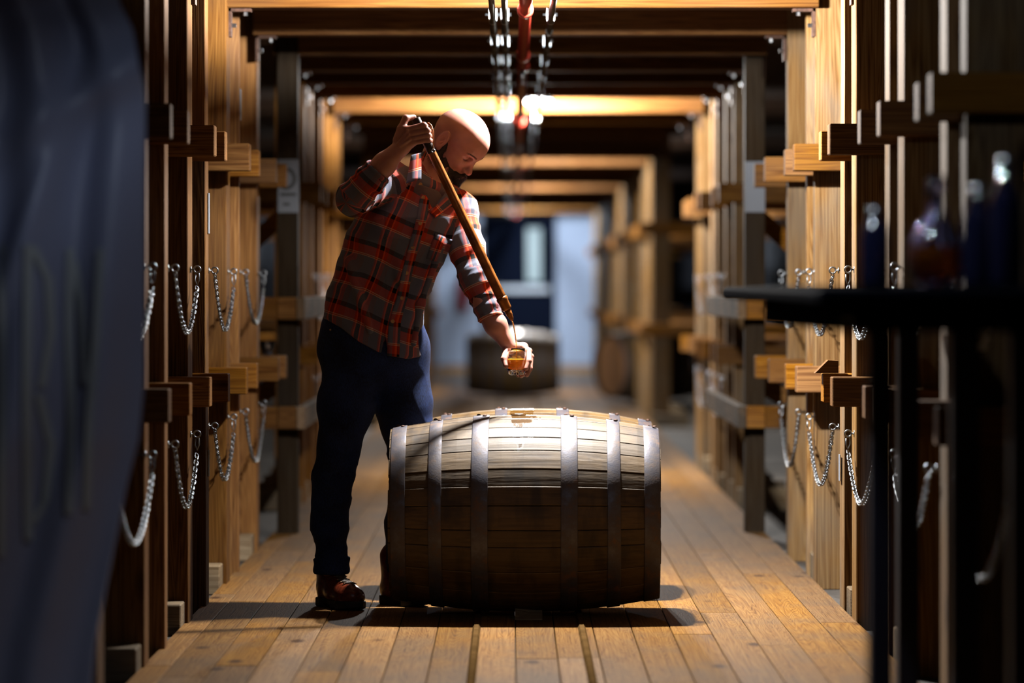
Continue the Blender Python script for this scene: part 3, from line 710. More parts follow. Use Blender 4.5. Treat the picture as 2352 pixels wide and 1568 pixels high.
def surface(fn, lo, hi, h):
    lo = np.array(lo, float); hi = np.array(hi, float); C = 4
    nc = np.ceil((hi-lo)/(h*C)).astype(int)+1
    g = np.stack(np.meshgrid(*[lo[k]+np.arange(nc[k])*h*C+1.5*h for k in range(3)], indexing='ij'), -1).reshape(-1, 3).astype(np.float32)
    Fc = fn(g).reshape(nc)
    F = np.repeat(np.repeat(np.repeat(Fc, C, 0), C, 1), C, 2).astype(np.float32)
    m = np.abs(F) < h*C*1.6
    idx = np.argwhere(m); pts = (lo+idx*h).astype(np.float32)
    vals = np.concatenate([fn(pts[i:i+400000]) for i in range(0, len(pts), 400000)])
    F[m] = vals
    S = F < 0
    n = F.shape; cell = np.zeros([k-1 for k in n], bool); cs = [(i, j, k) for i in (0, 1) for j in (0, 1) for k in (0, 1)]
    sub = lambda A, c: A[c[0]:n[0]-1+c[0], c[1]:n[1]-1+c[1], c[2]:n[2]-1+c[2]]
    allin = np.ones_like(cell); 
    for c in cs: s_ = sub(S, c); cell |= s_; allin &= s_
    cell &= ~allin
    ci = np.argwhere(cell); num = -np.ones(cell.shape, int); num[cell] = np.arange(len(ci))
    acc = np.zeros((len(ci), 3)); cnt = np.zeros(len(ci))
    fa = {c: F[ci[:, 0]+c[0], ci[:, 1]+c[1], ci[:, 2]+c[2]] for c in cs}
    for c in cs:
        for ax in range(3):
            if c[ax]: continue
            d = list(c); d[ax] = 1; d = tuple(d); A, B = fa[c], fa[d]; x = (A < 0) != (B < 0)
            t = np.where(x, A/np.where(x, A-B, 1), 0); p = np.tile(np.array(c, float), (len(ci), 1)); p[:, ax] += t
            acc[x] += p[x]; cnt[x] += 1
    V = lo + (ci+acc/np.maximum(cnt, 1)[:, None])*h
    quads = []
    for ax in range(3):
        o1, o2 = [(1, 2), (2, 0), (0, 1)][ax]
        sl0 = [slice(None)]*3; sl1 = [slice(None)]*3; sl0[ax] = slice(0, -1); sl1[ax] = slice(1, None)
        x = S[tuple(sl0)] != S[tuple(sl1)]; e = np.argwhere(x); e = e[(e[:, o1] > 0) & (e[:, o2] > 0) & (e[:, o1] < n[o1]-1) & (e[:, o2] < n[o2]-1)]
        def cidx(d1, d2): q = e.copy(); q[:, o1] -= d1; q[:, o2] -= d2; return num[q[:, 0], q[:, 1], q[:, 2]]
        q = np.stack([cidx(1, 1), cidx(0, 1), cidx(0, 0), cidx(1, 0)], 1)
        flip = ~S[e[:, 0], e[:, 1], e[:, 2]]; q[flip] = q[flip][:, ::-1]; q = q[(q >= 0).all(1)]; quads.append(q)
    return V, np.concatenate(quads)
def npmesh(name, V, Q):
    me = bpy.data.meshes.new(name); me.vertices.add(len(V)); me.vertices.foreach_set('co', V.astype(np.float32).ravel())
    me.loops.add(len(Q)*4); me.loops.foreach_set('vertex_index', Q.astype(np.int32).ravel())
    me.polygons.add(len(Q)); me.polygons.foreach_set('loop_start', np.arange(0, len(Q)*4, 4, dtype=np.int32))
    me.polygons.foreach_set('use_smooth', np.ones(len(Q), bool)); me.update(calc_edges=True); me.validate(); return me
def uvattr(me, uv):
    at_ = me.attributes.new('cloth', 'FLOAT_VECTOR', 'POINT'); d = np.zeros((len(uv), 3), np.float32); d[:, :2] = uv; at_.data.foreach_set('vector', d.ravel())

# ---------------------------------------------------------------- materials of the man
def skin_mat():
    m, nt, b = newmat('skin'); L = nt.links.new
    tc = N(nt, 'ShaderNodeTexCoord'); n = N(nt, 'ShaderNodeTexNoise'); n.inputs['Scale'].default_value = 22; n.inputs['Detail'].default_value = 6; L(tc.outputs['Object'], n.inputs['Vector'])
    cr = N(nt, 'ShaderNodeValToRGB'); e = cr.color_ramp.elements; e[0].position = .3; e[0].color = (.27,.112,.085,1); e[1].position = .7; e[1].color = (.37,.175,.135,1); L(n.outputs['Fac'], cr.inputs['Fac'])
    sa = N(nt, 'ShaderNodeAttribute'); sa.attribute_name = 'stubble'; mxs = N(nt, 'ShaderNodeMix', data_type='RGBA'); L(sa.outputs['Fac'], mxs.inputs['Factor'])
    L(cr.outputs['Color'], mxs.inputs['A']); mxs.inputs['B'].default_value = (.085,.045,.045,1); L(mxs.outputs['Result'], b.inputs['Base Color']); b.inputs['Roughness'].default_value = .42
    b.inputs['Subsurface Weight'].default_value = .25; b.inputs['Subsurface Radius'].default_value = (.012,.004,.002); b.inputs['Subsurface Scale'].default_value = 1
    n2 = N(nt, 'ShaderNodeTexNoise'); n2.inputs['Scale'].default_value = 380; L(tc.outputs['Object'], n2.inputs['Vector'])
    bp = N(nt, 'ShaderNodeBump'); bp.inputs['Strength'].default_value = .12; bp.inputs['Distance'].default_value = .001; L(n2.outputs['Fac'], bp.inputs['Height']); L(bp.outputs['Normal'], b.inputs['Normal'])
    return m
M_skin = skin_mat()
def plaid_mat():
    m, nt, b = newmat('plaid flannel'); L = nt.links.new
    a = N(nt, 'ShaderNodeAttribute'); a.attribute_name = 'cloth'; sp = N(nt, 'ShaderNodeSeparateXYZ'); L(a.outputs['Vector'], sp.inputs[0])
    def band(sock, period, stops):
        d = N(nt, 'ShaderNodeMath', operation='DIVIDE'); d.inputs[1].default_value = period; L(sock, d.inputs[0])
        f = N(nt, 'ShaderNodeMath', operation='FRACT'); L(d.outputs[0], f.inputs[0])
        cr = N(nt, 'ShaderNodeValToRGB'); cr.color_ramp.interpolation = 'CONSTANT'; e = cr.color_ramp.elements
        e[0].position = 0; e[0].color = (*stops[0][1], 1); e[1].position = stops[1][0]; e[1].color = (*stops[1][1], 1)
        for p, c in stops[2:]: k = e.new(p); k.color = (*c, 1)
        L(f.outputs[0], cr.inputs['Fac']); return cr.outputs['Color']
    G2 = (.11,.06,.06)
    G, K, R_, O, C = (.082,.090,.125), (.004,.003,.003), (.29,.024,.006), (.62,.082,.018), (.42,.31,.22)
    u = band(sp.outputs['X'], .105, [(0, G), (.36, R_), (.42, O), (.47, K), (.60, K), (.62, O), (.67, R_), (.80, G2)])
    v = band(sp.outputs['Y'], .112, [(0, G), (.38, C), (.405, R_), (.43, C), (.455, R_), (.72, K), (.86, G)])
    # visible twill threads
    wv = N(nt, 'ShaderNodeTexNoise'); wv.inputs['Scale'].default_value = 900; wv.inputs['Detail'].default_value = 1
    tc = N(nt, 'ShaderNodeTexCoord'); L(tc.outputs['Object'], wv.inputs['Vector'])
    mr = N(nt, 'ShaderNodeMapRange'); mr.inputs['From Min'].default_value = .35; mr.inputs['From Max'].default_value = .65; mr.inputs['To Min'].default_value = .42; mr.inputs['To Max'].default_value = .72; L(wv.outputs['Fac'], mr.inputs['Value'])
    mx = N(nt, 'ShaderNodeMix', data_type='RGBA'); L(mr.outputs[0], mx.inputs['Factor']); L(u, mx.inputs['A']); L(v, mx.inputs['B'])
    L(mx.outputs['Result'], b.inputs['Base Color']); b.inputs['Roughness'].default_value = .9; b.inputs['Specular IOR Level'].default_value = .1
    b.inputs['Sheen Weight'].default_value = .06; b.inputs['Sheen Roughness'].default_value = .5
    bp = N(nt, 'ShaderNodeBump'); bp.inputs['Strength'].default_value = .25; bp.inputs['Distance'].default_value = .001; L(wv.outputs['Fac'], bp.inputs['Height']); L(bp.outputs['Normal'], b.inputs['Normal'])
    return m
M_plaid = plaid_mat()
def denim_mat():
    m, nt, b = newmat('indigo denim'); L = nt.links.new
    tc = N(nt, 'ShaderNodeTexCoord')
    n = N(nt, 'ShaderNodeTexNoise'); n.inputs['Scale'].default_value = 9; n.inputs['Detail'].default_value = 6; L(tc.outputs['Object'], n.inputs['Vector'])
    q = N(nt, 'ShaderNodeMapping'); q.inputs['Scale'].default_value = (420, 420, 120); L(tc.outputs['Object'], q.inputs['Vector'])
    n2 = N(nt, 'ShaderNodeTexNoise'); n2.inputs['Scale'].default_value = 1; L(q.outputs[0], n2.inputs['Vector'])
    s = N(nt, 'ShaderNodeMath', operation='ADD'); L(n.outputs['Fac'], s.inputs[0]); L(n2.outputs['Fac'], s.inputs[1])
    h = N(nt, 'ShaderNodeMath', operation='MULTIPLY'); h.inputs[1].default_value = .5; L(s.outputs[0], h.inputs[0])
    cr = N(nt, 'ShaderNodeValToRGB'); e = cr.color_ramp.elements; e[0].position = .38; e[0].color = (.0015,.0035,.014,1); e[1].position = .66; e[1].color = (.010,.025,.095,1)
    L(h.outputs[0], cr.inputs['Fac']); L(cr.outputs['Color'], b.inputs['Base Color']); b.inputs['Roughness'].default_value = .85; b.inputs['Specular IOR Level'].default_value = .25
    bp = N(nt, 'ShaderNodeBump'); bp.inputs['Strength'].default_value = .3; bp.inputs['Distance'].default_value = .001; L(n2.outputs['Fac'], bp.inputs['Height']); L(bp.outputs['Normal'], b.inputs['Normal'])
    return m
M_denim = denim_mat()
M_leather = simple('oxblood boot leather', (.15,.026,.010), .3, bump=.25, bscale=90, var=.45)
M_sole = simple('black rubber sole', (.012,.011,.011), .6)
M_beard = simple('dark brown beard', (.028,.016,.011), .55, var=.4, bscale=200)
M_lace = simple('waxed lace', (.10,.08,.065), .5)
M_brass = simple('brass eyelet', (.6,.42,.25), .3, 1)
M_tee = simple('grey t-shirt', (.15,.115,.125), .9, bump=.2, bscale=400)
M_button = simple('tan horn button', (.62,.36,.13), .35)

# ---------------------------------------------------------------- the man
man = thing('person', 'bald bearded man in a plaid flannel shirt and jeans drawing whiskey above the barrel', 'person', (-.5, 13.12, 0))
pY = lambda r: r*13.0/FPX                          # pixels -> metres at the man
# joints
S_R, E_R, C_R, W_R = P(892,414,13.09), P(812,456,12.83), P(862,400,12.81), P(921,336,12.81)
S_L, E_L, C_L, W_L = P(1056,482,13.08), P(1093,640,12.98), P(1125,724,12.95), P(1170,797,12.945)
TORSO = [(830,862,116,13.14,.125),(760,857,113,13.14,.125),(700,861,115,13.13,.125),(650,880,119,13.12,.12),(600,899,121,13.10,.12),(550,915,124,13.085,.148),(500,934,122,13.09,.148),(455,955,108,13.13,.125),(425,966,84,13.15,.095),(395,972,52,13.16,.065)]
tz = np.array([P(c,p,13.0)[2] for p,c,_,_,_ in TORSO]); o_ = np.argsort(tz); tz = tz[o_]
tcx = np.array([P(c,p,y)[0] for p,c,_,y,_ in TORSO])[o_]; thw = np.array([pY(h_) for _,_,h_,_,_ in TORSO])[o_]
tcy = np.array([t_[3] for t_ in TORSO])[o_]; thd = np.array([t_[4] for t_ in TORSO])[o_]
def torso_sd(Pt, grow=0.0):
    z = Pt[:, 2]; cx = np.interp(z, tz, tcx); a = np.interp(z, tz, thw)+grow; cy = np.interp(z, tz, tcy); b = np.interp(z, tz, thd)+grow
    qx, qy = (Pt[:, 0]-cx)/a, (Pt[:, 1]-cy)/b; k = (np.abs(qx)**2.4+np.abs(qy)**2.4)**(1/2.4)
    d = (k-1)*np.minimum(a, b)*.92
    d = smax(d, z-tz[-1], .03); return d
n_f1, n_f2, n_f3 = Noise(9, 1), Noise(26, 2), Noise(5, 3)
hem_x = [P(x,y,13)[0] for x,y in ((736,734),(745,733),(781,752),(821,783),(860,805),(884,815),(936,825),(965,820),(985,806))]
hem_z = [P(x,y,13)[2] for x,y in ((736,734),(745,733),(781,752),(821,783),(860,805),(884,815),(936,825),(965,820),(985,806))]
def axial(Pt, a, b):
    a, b = np.array(a), np.array(b); u = (b-a)/np.linalg.norm(b-a); return (Pt-a)@u
def shirt_sd(Pt):
    d = torso_sd(Pt)
    # folds dragged from the raised shoulder and across the waist
    v = Pt@np.array([.55,.1,.83], np.float32)
    fold = np.abs(np.sin(v*26+1.6*n_f3(Pt)+2.2*n_f1(Pt)*.3))**.7
    d = d + .0045*(fold-.6) + .003*n_f1(Pt) + .0008*n_f2(Pt)
    for a, b, r in (((905,420),(918,520),.030),((918,520),(922,640),.022),((1015,560),(965,700),.013),((965,700),(950,790),.012),((800,600),(850,760),.014)):
        if True:
            ya = 12.975 if b[1] > 540 else 13.0; A = P(a[0],a[1],ya+.01); B = P(b[0],b[1],ya+.01); d = smin(d, seg(Pt, A, B, r, r*.8), .03)
    d = smin(d, seg(Pt, S_R, S_L, .068, .060), .04)                       # yoke
    d = smin(d, seg(Pt, P(985,400,13.13), P(970,440,13.12), .055, .075), .03)
    d = smax(d, np.interp(Pt[:, 0], hem_x, hem_z).astype(np.float32)-Pt[:, 2], .006)
    # gap where the shirt front parts below the last button
    wx = np.abs(Pt[:, 0]-P(884,800,13)[0])-np.clip((P(884,770,13)[2]-Pt[:, 2])*.22, 0, .02); d = smax(d, -np.maximum(wx, Pt[:, 1]-13.03), .003)
    # open neck
    pxx = 1176+(Pt[:, 0])*FPX/13.0; pyy = 660-(Pt[:, 2]-H)*FPX/13.0
    V_ = np.maximum.reduce([-(pxx-(968+(pyy-420)*.42))*.82, (pxx-(1030-(pyy-430)*.62))*.8, Pt[:, 1]*0-100, 405-pyy])*.00147
    d = smax(d, -np.maximum(V_, Pt[:, 1]-13.03), .003)
    # sleeves with cross folds
    def sleeve(pts, rs, fseed, f, amp):
        e = chain_sd(Pt, pts, rs, .03); s_ = axial(Pt, pts[0], pts[-1]); nn = Noise(10, fseed)
        return e + amp*(np.abs(np.sin(s_*f+1.5*nn(Pt)))**.8-.55)
    d = smin(d, sleeve([S_R, E_R], [.068, .057], 5, 60, .007), .025)
    d = smin(d, sleeve([E_R, C_R], [.057, .051], 6, 80, .006), .018)
    d = smin(d, sleeve([S_L, P(1072,570,13.03), E_L], [.060, .058, .056], 8, 60, .0045), .022)
    d = smin(d, sleeve([E_L, C_L], [.056, .043], 9, 95, .006), .02)
    # rolled cuffs
    def cuff(c, prev, r, l):
        u = np.array(c)-np.array(prev); u /= np.linalg.norm(u); a = np.array(c)-u*l
        t = (Pt-a)@u.astype(np.float32); rad = np.linalg.norm((Pt-a)-t[:, None]*u, axis=1)
        return smax(rad-r-.003*np.sin(t*120)-.002*n_f2(Pt), np.abs(t-l/2)-l/2, .008)
    d = smin(d, cuff(C_R, E_R, .0535, .042), .004)
    d = smin(d, cuff(C_L, E_L, .0455, .044), .004)
    # hollow where the forearms leave the cuffs and at the neck
    for c, prev, r in ((C_R, E_R, .043), (C_L, E_L, .036)):
        u = np.array(c)-np.array(prev); u /= np.linalg.norm(u); d = smax(d, -seg(Pt, np.array(c)-u*.03, np.array(c)+u*.03, r, r), .004)
    return d
V, Q = surface(shirt_sd, (-.66, 12.66, .78), (.02, 13.3, 1.60), .0045)
me = npmesh('shirt', V, Q)
Vf = V.astype(np.float32)
dT = torso_sd(Vf); dR1 = seg(Vf, S_R, E_R, .068, .057); dR2 = seg(Vf, E_R, C_R, .057, .054); dL = np.minimum(seg(Vf, S_L, E_L, .06, .056), seg(Vf, E_L, C_L, .056, .045))
uv = np.zeros((len(V), 2)); c22, s22 = math.cos(math.radians(21)), math.sin(math.radians(21))
cxv = np.interp(V[:, 2], tz, tcx); cyv = np.interp(V[:, 2], tz, tcy); th = np.arctan2(V[:, 0]-cxv, -(V[:, 1]-cyv)); arc = th*.16
uv[:, 0] = arc*c22 + (cxv*c22 - V[:, 2]*s22)*0.55 + .02; uv[:, 1] = V[:, 2]*c22 + (cxv+np.sin(th)*.17)*s22
def limb_uv(mask, a, b, off):
    a, b = np.array(a), np.array(b); u = (b-a)/np.linalg.norm(b-a); q = V[mask]-a; t = q@u; e1 = np.cross(u, [0, 0, 1.]); e1 /= np.linalg.norm(e1); e2 = np.cross(u, e1)
    uv[mask, 0] = np.arctan2(q@e1, q@e2)*.056+off; uv[mask, 1] = t
near = np.stack([dT-.012, dR1, dR2, dL], 1).argmin(1)
limb_uv(near == 1, S_R, E_R, .0); limb_uv(near == 2, E_R, C_R, .03)
mL = near == 3; tt = axial(Vf, S_L, E_L); limb_uv(mL & (tt < .24), S_L, E_L, .01); limb_uv(mL & (tt >= .24), E_L, C_L, .01); uv[mL & (tt >= .24), 1] += .24
uvattr(me, uv)
shirt = link('shirt', me, M_plaid, man)
sbvh = BVHTree.FromPolygons([Vector(v) for v in V], [list(map(int, q)) for q in Q])
shirt['label'] = 'rust, charcoal and cream plaid flannel shirt, sleeves rolled'

def patch(name, C4, nu, nv, bvh, off, thick, mat, parent, curve=None, left=None, right=None, uvf=None, ywarp=0):
    """cloth piece laid over a surface. C4: corner pixels tl,tr,br,bl, or left/right polylines"""
    g = np.zeros((nv+1, nu+1, 3)); ok = True
    for j in range(nv+1):
        v = j/nv
        if left is not None:
            def pl(A, v):
                A = np.array(A, float); d = np.r_[0, np.cumsum(np.linalg.norm(np.diff(A, axis=0), axis=1))]; return np.array([np.interp(v*d[-1], d, A[:, k]) for k in (0, 1)])
            A, B = pl(left, v), pl(right, v)
        else:
            A = np.array(C4[0])*(1-v)+np.array(C4[3])*v; B = np.array(C4[1])*(1-v)+np.array(C4[2])*v
        for i in range(nu+1):
            p = A*(1-i/nu)+B*(i/nu); h, n_ = ray(bvh, p[0], p[1])
            if h is None: h = Vector(P(p[0], p[1], 13.0)) if j == 0 and i == 0 else Vector(P(p[0], p[1], g[j, i-1, 1] if i else g[j-1, i, 1]))
            g[j, i] = h
    # smooth depth, keep pieces in front
    for _ in range(2):
        y = g[:, :, 1].copy(); y2 = np.pad(y, 1, mode='edge'); y = (y*2+y2[:-2, 1:-1]+y2[2:, 1:-1]+y2[1:-1, :-2]+y2[1:-1, 2:])/6; g[:, :, 1] = np.minimum(g[:, :, 1], y)
    vs, fs, uvs = [], [], []
    d = np.array([0, -1, 0.05])
    for layer in (0, 1):
        for j in range(nv+1):
            for i in range(nu+1):
                o_ = off+(thick if layer == 0 else -.006); vs.append(g[j, i]+d*o_); uvs.append((uvf(i/nu, j/nv) if uvf else (g[j, i, 0], g[j, i, 2])))
    n1 = (nu+1)*(nv+1); ix = lambda l, j, i: l*n1+j*(nu+1)+i
    for j in range(nv):
        for i in range(nu):
            fs.append((ix(0,j,i), ix(0,j+1,i), ix(0,j+1,i+1), ix(0,j,i+1))); fs.append((ix(1,j,i), ix(1,j,i+1), ix(1,j+1,i+1), ix(1,j+1,i)))
    for j in range(nv):
        fs.append((ix(0,j,0), ix(1,j,0), ix(1,j+1,0), ix(0,j+1,0))); fs.append((ix(0,j,nu), ix(0,j+1,nu), ix(1,j+1,nu), ix(1,j,nu)))
    for i in range(nu):
        fs.append((ix(0,0,i), ix(0,0,i+1), ix(1,0,i+1), ix(1,0,i))); fs.append((ix(0,nv,i), ix(1,nv,i), ix(1,nv,i+1), ix(0,nv,i+1)))
    me = mesh_from(name, vs, fs); uvattr(me, np.array(uvs)); return link(name, me, mat, parent, True)
def torso_uv(px, py, du=0, dv=0):
    x, z = P(px, py, 13.0)[0], P(px, py, 13.0)[2]; cxp = np.interp(z, tz, tcx); th = math.asin(max(-1, min(1, (x-cxp)/.17)))
    return (th*.16*c22+(cxp*c22-z*s22)*.55+.02+du, z*c22+x*s22+dv)
PL = [(966,430),(957,513),(941,568),(925,627),(914,685),(895,738),(888,818)]; PR = [(992,440),(980,513),(961,568),(945,627),(934,685),(916,738),(908,819)]
PL = [(968,436),(954,513),(938,568),(923,627),(911,685),(893,738),(889,817)]; PR = [(990,440),(977,513),(961,568),(947,627),(936,685),(921,738),(917,820)]
patch('placket', None, 5, 60, sbvh, .001, .0028, M_plaid, shirt, left=PL, right=PR, uvf=lambda a, b: (a*.03+.026, b*.6+.05))
pk = [(1000,535),(1040,551),(1019,606),(979,594)]
patch('pocket', pk, 8, 12, sbvh, .001, .0022, M_plaid, shirt, uvf=lambda a, b: torso_uv(pk[0][0]*(1-a)+pk[1][0]*a-20*b, 535+18*a+60*b, .01, .012))
# neck opening with the t-shirt showing, and the collar
def tee_sd(Pt):
    d = smin(torso_sd(Pt, -.014), seg(Pt, P(985,420,13.09), P(975,450,13.08), .060, .075), .03)
    pxx = 1176+(Pt[:, 0])*FPX/13.0; pyy = 660-(Pt[:, 2]-H)*FPX/13.0
    return smax(smax(d, (428+(pxx-980)*.35-pyy)*.00147, .004), (pyy-540)*.00147, .01)
V, Q = surface(tee_sd, (-.5, 12.85, 1.22), (-.1, 13.3, 1.50), .005)
link('undershirt', npmesh('undershirt', V, Q), M_tee, man)
def collar(name, pts, y0s, mat, uvf):
    nu = nv = 8; vs, fs, uvs = [], [], []
    for l, dy in ((0, 0), (1, .006)):
        for j in range(nv+1):
            for i in range(nu+1):
                a, b = i/nu, j/nv; w4 = ((1-a)*(1-b), a*(1-b), a*b, (1-a)*b)
                px = sum(w_*p[0] for w_, p in zip(w4, pts)); py = sum(w_*p[1] for w_, p in zip(w4, pts)); Y = sum(w_*y for w_, y in zip(w4, y0s))-.010*math.sin(PI*a)
                vs.append(P(px, py, Y+dy)); uvs.append(uvf(a, b))
    n1 = (nu+1)**2; ix = lambda l, j, i: l*n1+j*(nu+1)+i
    for j in range(nv):
        for i in range(nu): fs.append((ix(0,j,i), ix(0,j+1,i), ix(0,j+1,i+1), ix(0,j,i+1))); fs.append((ix(1,j,i), ix(1,j,i+1), ix(1,j+1,i+1), ix(1,j+1,i)))
        fs.append((ix(0,j,0), ix(1,j,0), ix(1,j+1,0), ix(0,j+1,0))); fs.append((ix(0,j,nu), ix(0,j+1,nu), ix(1,j+1,nu), ix(1,j,nu)))
        fs.append((ix(0,0,j), ix(0,0,j+1), ix(1,0,j+1), ix(1,0,j))); fs.append((ix(0,nv,j), ix(1,nv,j), ix(1,nv,j+1), ix(0,nv,j+1)))
    me = mesh_from(name, vs, fs); uvattr(me, np.array(uvs)); return link(name, me, mat, shirt, True)
collar('collar', [(944,356),(968,350),(968,411),(933,421)], [13.00,13.02,12.945,12.945], M_plaid, lambda a, b: (.012+a*.05, .10-b*.09))
collar('collar', [(968,350),(985,340),(972,372),(962,362)], [13.02,13.08,13.05,13.01], M_plaid, lambda a, b: (.012+a*.05, .10-b*.03))
patch('collar', [(1022,446),(1040,470),(1000,500),(985,484)], 8, 8, sbvh, .004, .005, M_plaid, shirt, uvf=lambda a, b: (.03+a*.04, .0+b*.08))
for px, py in ((966,424),(972,454),(965,513),(948,568),(934,627),(923,685),(902,738)):
    h, n_ = ray(sbvh, px, py)
    bm = bmesh.new(); add_lathe(bm, [(.0062, 0), (.0066, .0012), (.0058, .0024), (.0042, .0016), (.001, .0015)], (0,0,0), 16)
    nn = Vector((0, -1, .1)); bmesh.ops.transform(bm, matrix=Matrix.Translation(h+nn*.0042)@nn.to_track_quat('Z', 'Y').to_matrix().to_4x4(), verts=bm.verts)
    bmesh.ops.recalc_face_normals(bm, faces=bm.faces); bm_to('button', bm, M_button, shirt, True, label='tan horn button')

# --- jeans
def jp(px, py, Y, r): return (P(px, py, Y), pY(r))
RL = [jp(808,850,13.14,66), jp(795,935,13.12,63), jp(776,1030,13.09,50), jp(765,1087,13.08,44), jp(758,1150,13.10,42), jp(757,1205,13.12,41), jp(761,1279,13.14,36), jp(762,1312,13.14,36)]
LL = [jp(922,850,13.17,66), jp(928,930,13.2,65), jp(937,985,13.22,58), jp(944,1050,13.23,50), jp(940,1110,13.23,44), jp(932,1200,13.23,43), jp(927,1285,13.24,38), jp(927,1310,13.24,38)]
CR = []
for x0, y0, x1, y1, Y, r in ((880,845,960,835,13.05,.010),(885,870,975,868,13.06,.010),(880,900,950,905,13.07,.009),(770,1000,822,1030,13.02,.011),(765,1025,815,1050,13.01,.011),(755,1060,800,1052,13.01,.010),(735,1045,790,1075,13.01,.009),
                         (742,1190,796,1170,13.04,.009),(770,1225,796,1250,13.05,.009),(745,1255,790,1240,13.06,.009),(735,900,790,930,13.02,.010),(740,860,800,880,13.02,.009)):
    CR.append((P(x0,y0,Y), P(x1,y1,Y+.01), r))
nj = Noise(16, 31); nj2 = Noise(7, 32); nj3 = Noise(9, 35, 7, (.8, .8, 1.3))
def jeans_sd(Pt):
    d = ell(Pt, P(858,800,13.15), (pY(132), .125, .15))
    d = smin(d, ell(Pt, P(852,740,13.14), (pY(112), .11, .10)), .04)
    for k_, Lg in enumerate((RL, LL)):
        e = chain_sd(Pt, [q[0] for q in Lg], [q[1] for q in Lg], .03)
        z = Pt[:, 2]
        w_ = np.exp(-((z-Lg[3][0][2])/.10)**2)+.8*np.exp(-((z-.17)/.08)**2)+.35
        e = e + .0045*w_*(np.abs(np.sin(z*(38+6*k_)+2.6*nj2(Pt)+Pt[:, 0]*30*(1 if k_ else -1)+Pt[:, 1]*20))**.6-.6)+.0026*nj(Pt)
        d = e if False else smin(d, e, .03)
    d = d + .007*(np.abs(nj3(Pt)+.35*np.sin(Pt[:, 2]*45))**.6-.7)*np.clip(1.15-Pt[:, 2], .25, 1)
    # turned up cuffs
    for c, cb in ((P(762,1300,13.14), 0), (P(927,1300,13.24), 0)):
        rad = np.sqrt((Pt[:, 0]-c[0])**2+(Pt[:, 1]-c[1])**2); z = Pt[:, 2]
        d = smin(d, smax(rad-pY(42.5)-.002*nj(Pt)-.0015*np.sin(z*160), np.abs(z-.140-.06*(Pt[:, 0]-c[0]))-.030, .005), .002)
        d = smax(d, .112-z, .004)
        d = smax(d, -np.maximum(rad-pY(33), z-.15), .003)
    return d
V, Q = surface(jeans_sd, (-.73, 12.9, .10), (-.22, 13.36, 1.02), .005)
me = npmesh('jeans', V, Q); jeans = link('jeans', me, M_denim, man); jeans['label'] = 'dark indigo jeans with turned-up cuffs'
jbvh = BVHTree.FromPolygons([Vector(v) for v in V], [list(map(int, q)) for q in Q])
for pts in ([(742,815),(738,900),(737,1000),(731,1090)], [(752,752),(748,780),(742,806)]):
    vs = []
    for p in pts:
        h, _ = ray(jbvh, *p)
        if h is not None: vs.append(h+Vector((-.0,-.0005,0)))
    if len(vs) > 1: tubeobj('seam', vs, .0011, simple('dark denim seam', (.02,.03,.06), .9), jeans, 6)
h, _ = ray(jbvh, 759, 757)
if h is not None: latheobj('rivet', [(.004,0),(.0035,-.002),(.001,-.0025)], tuple(h), M_brass, jeans, 10, 'y')

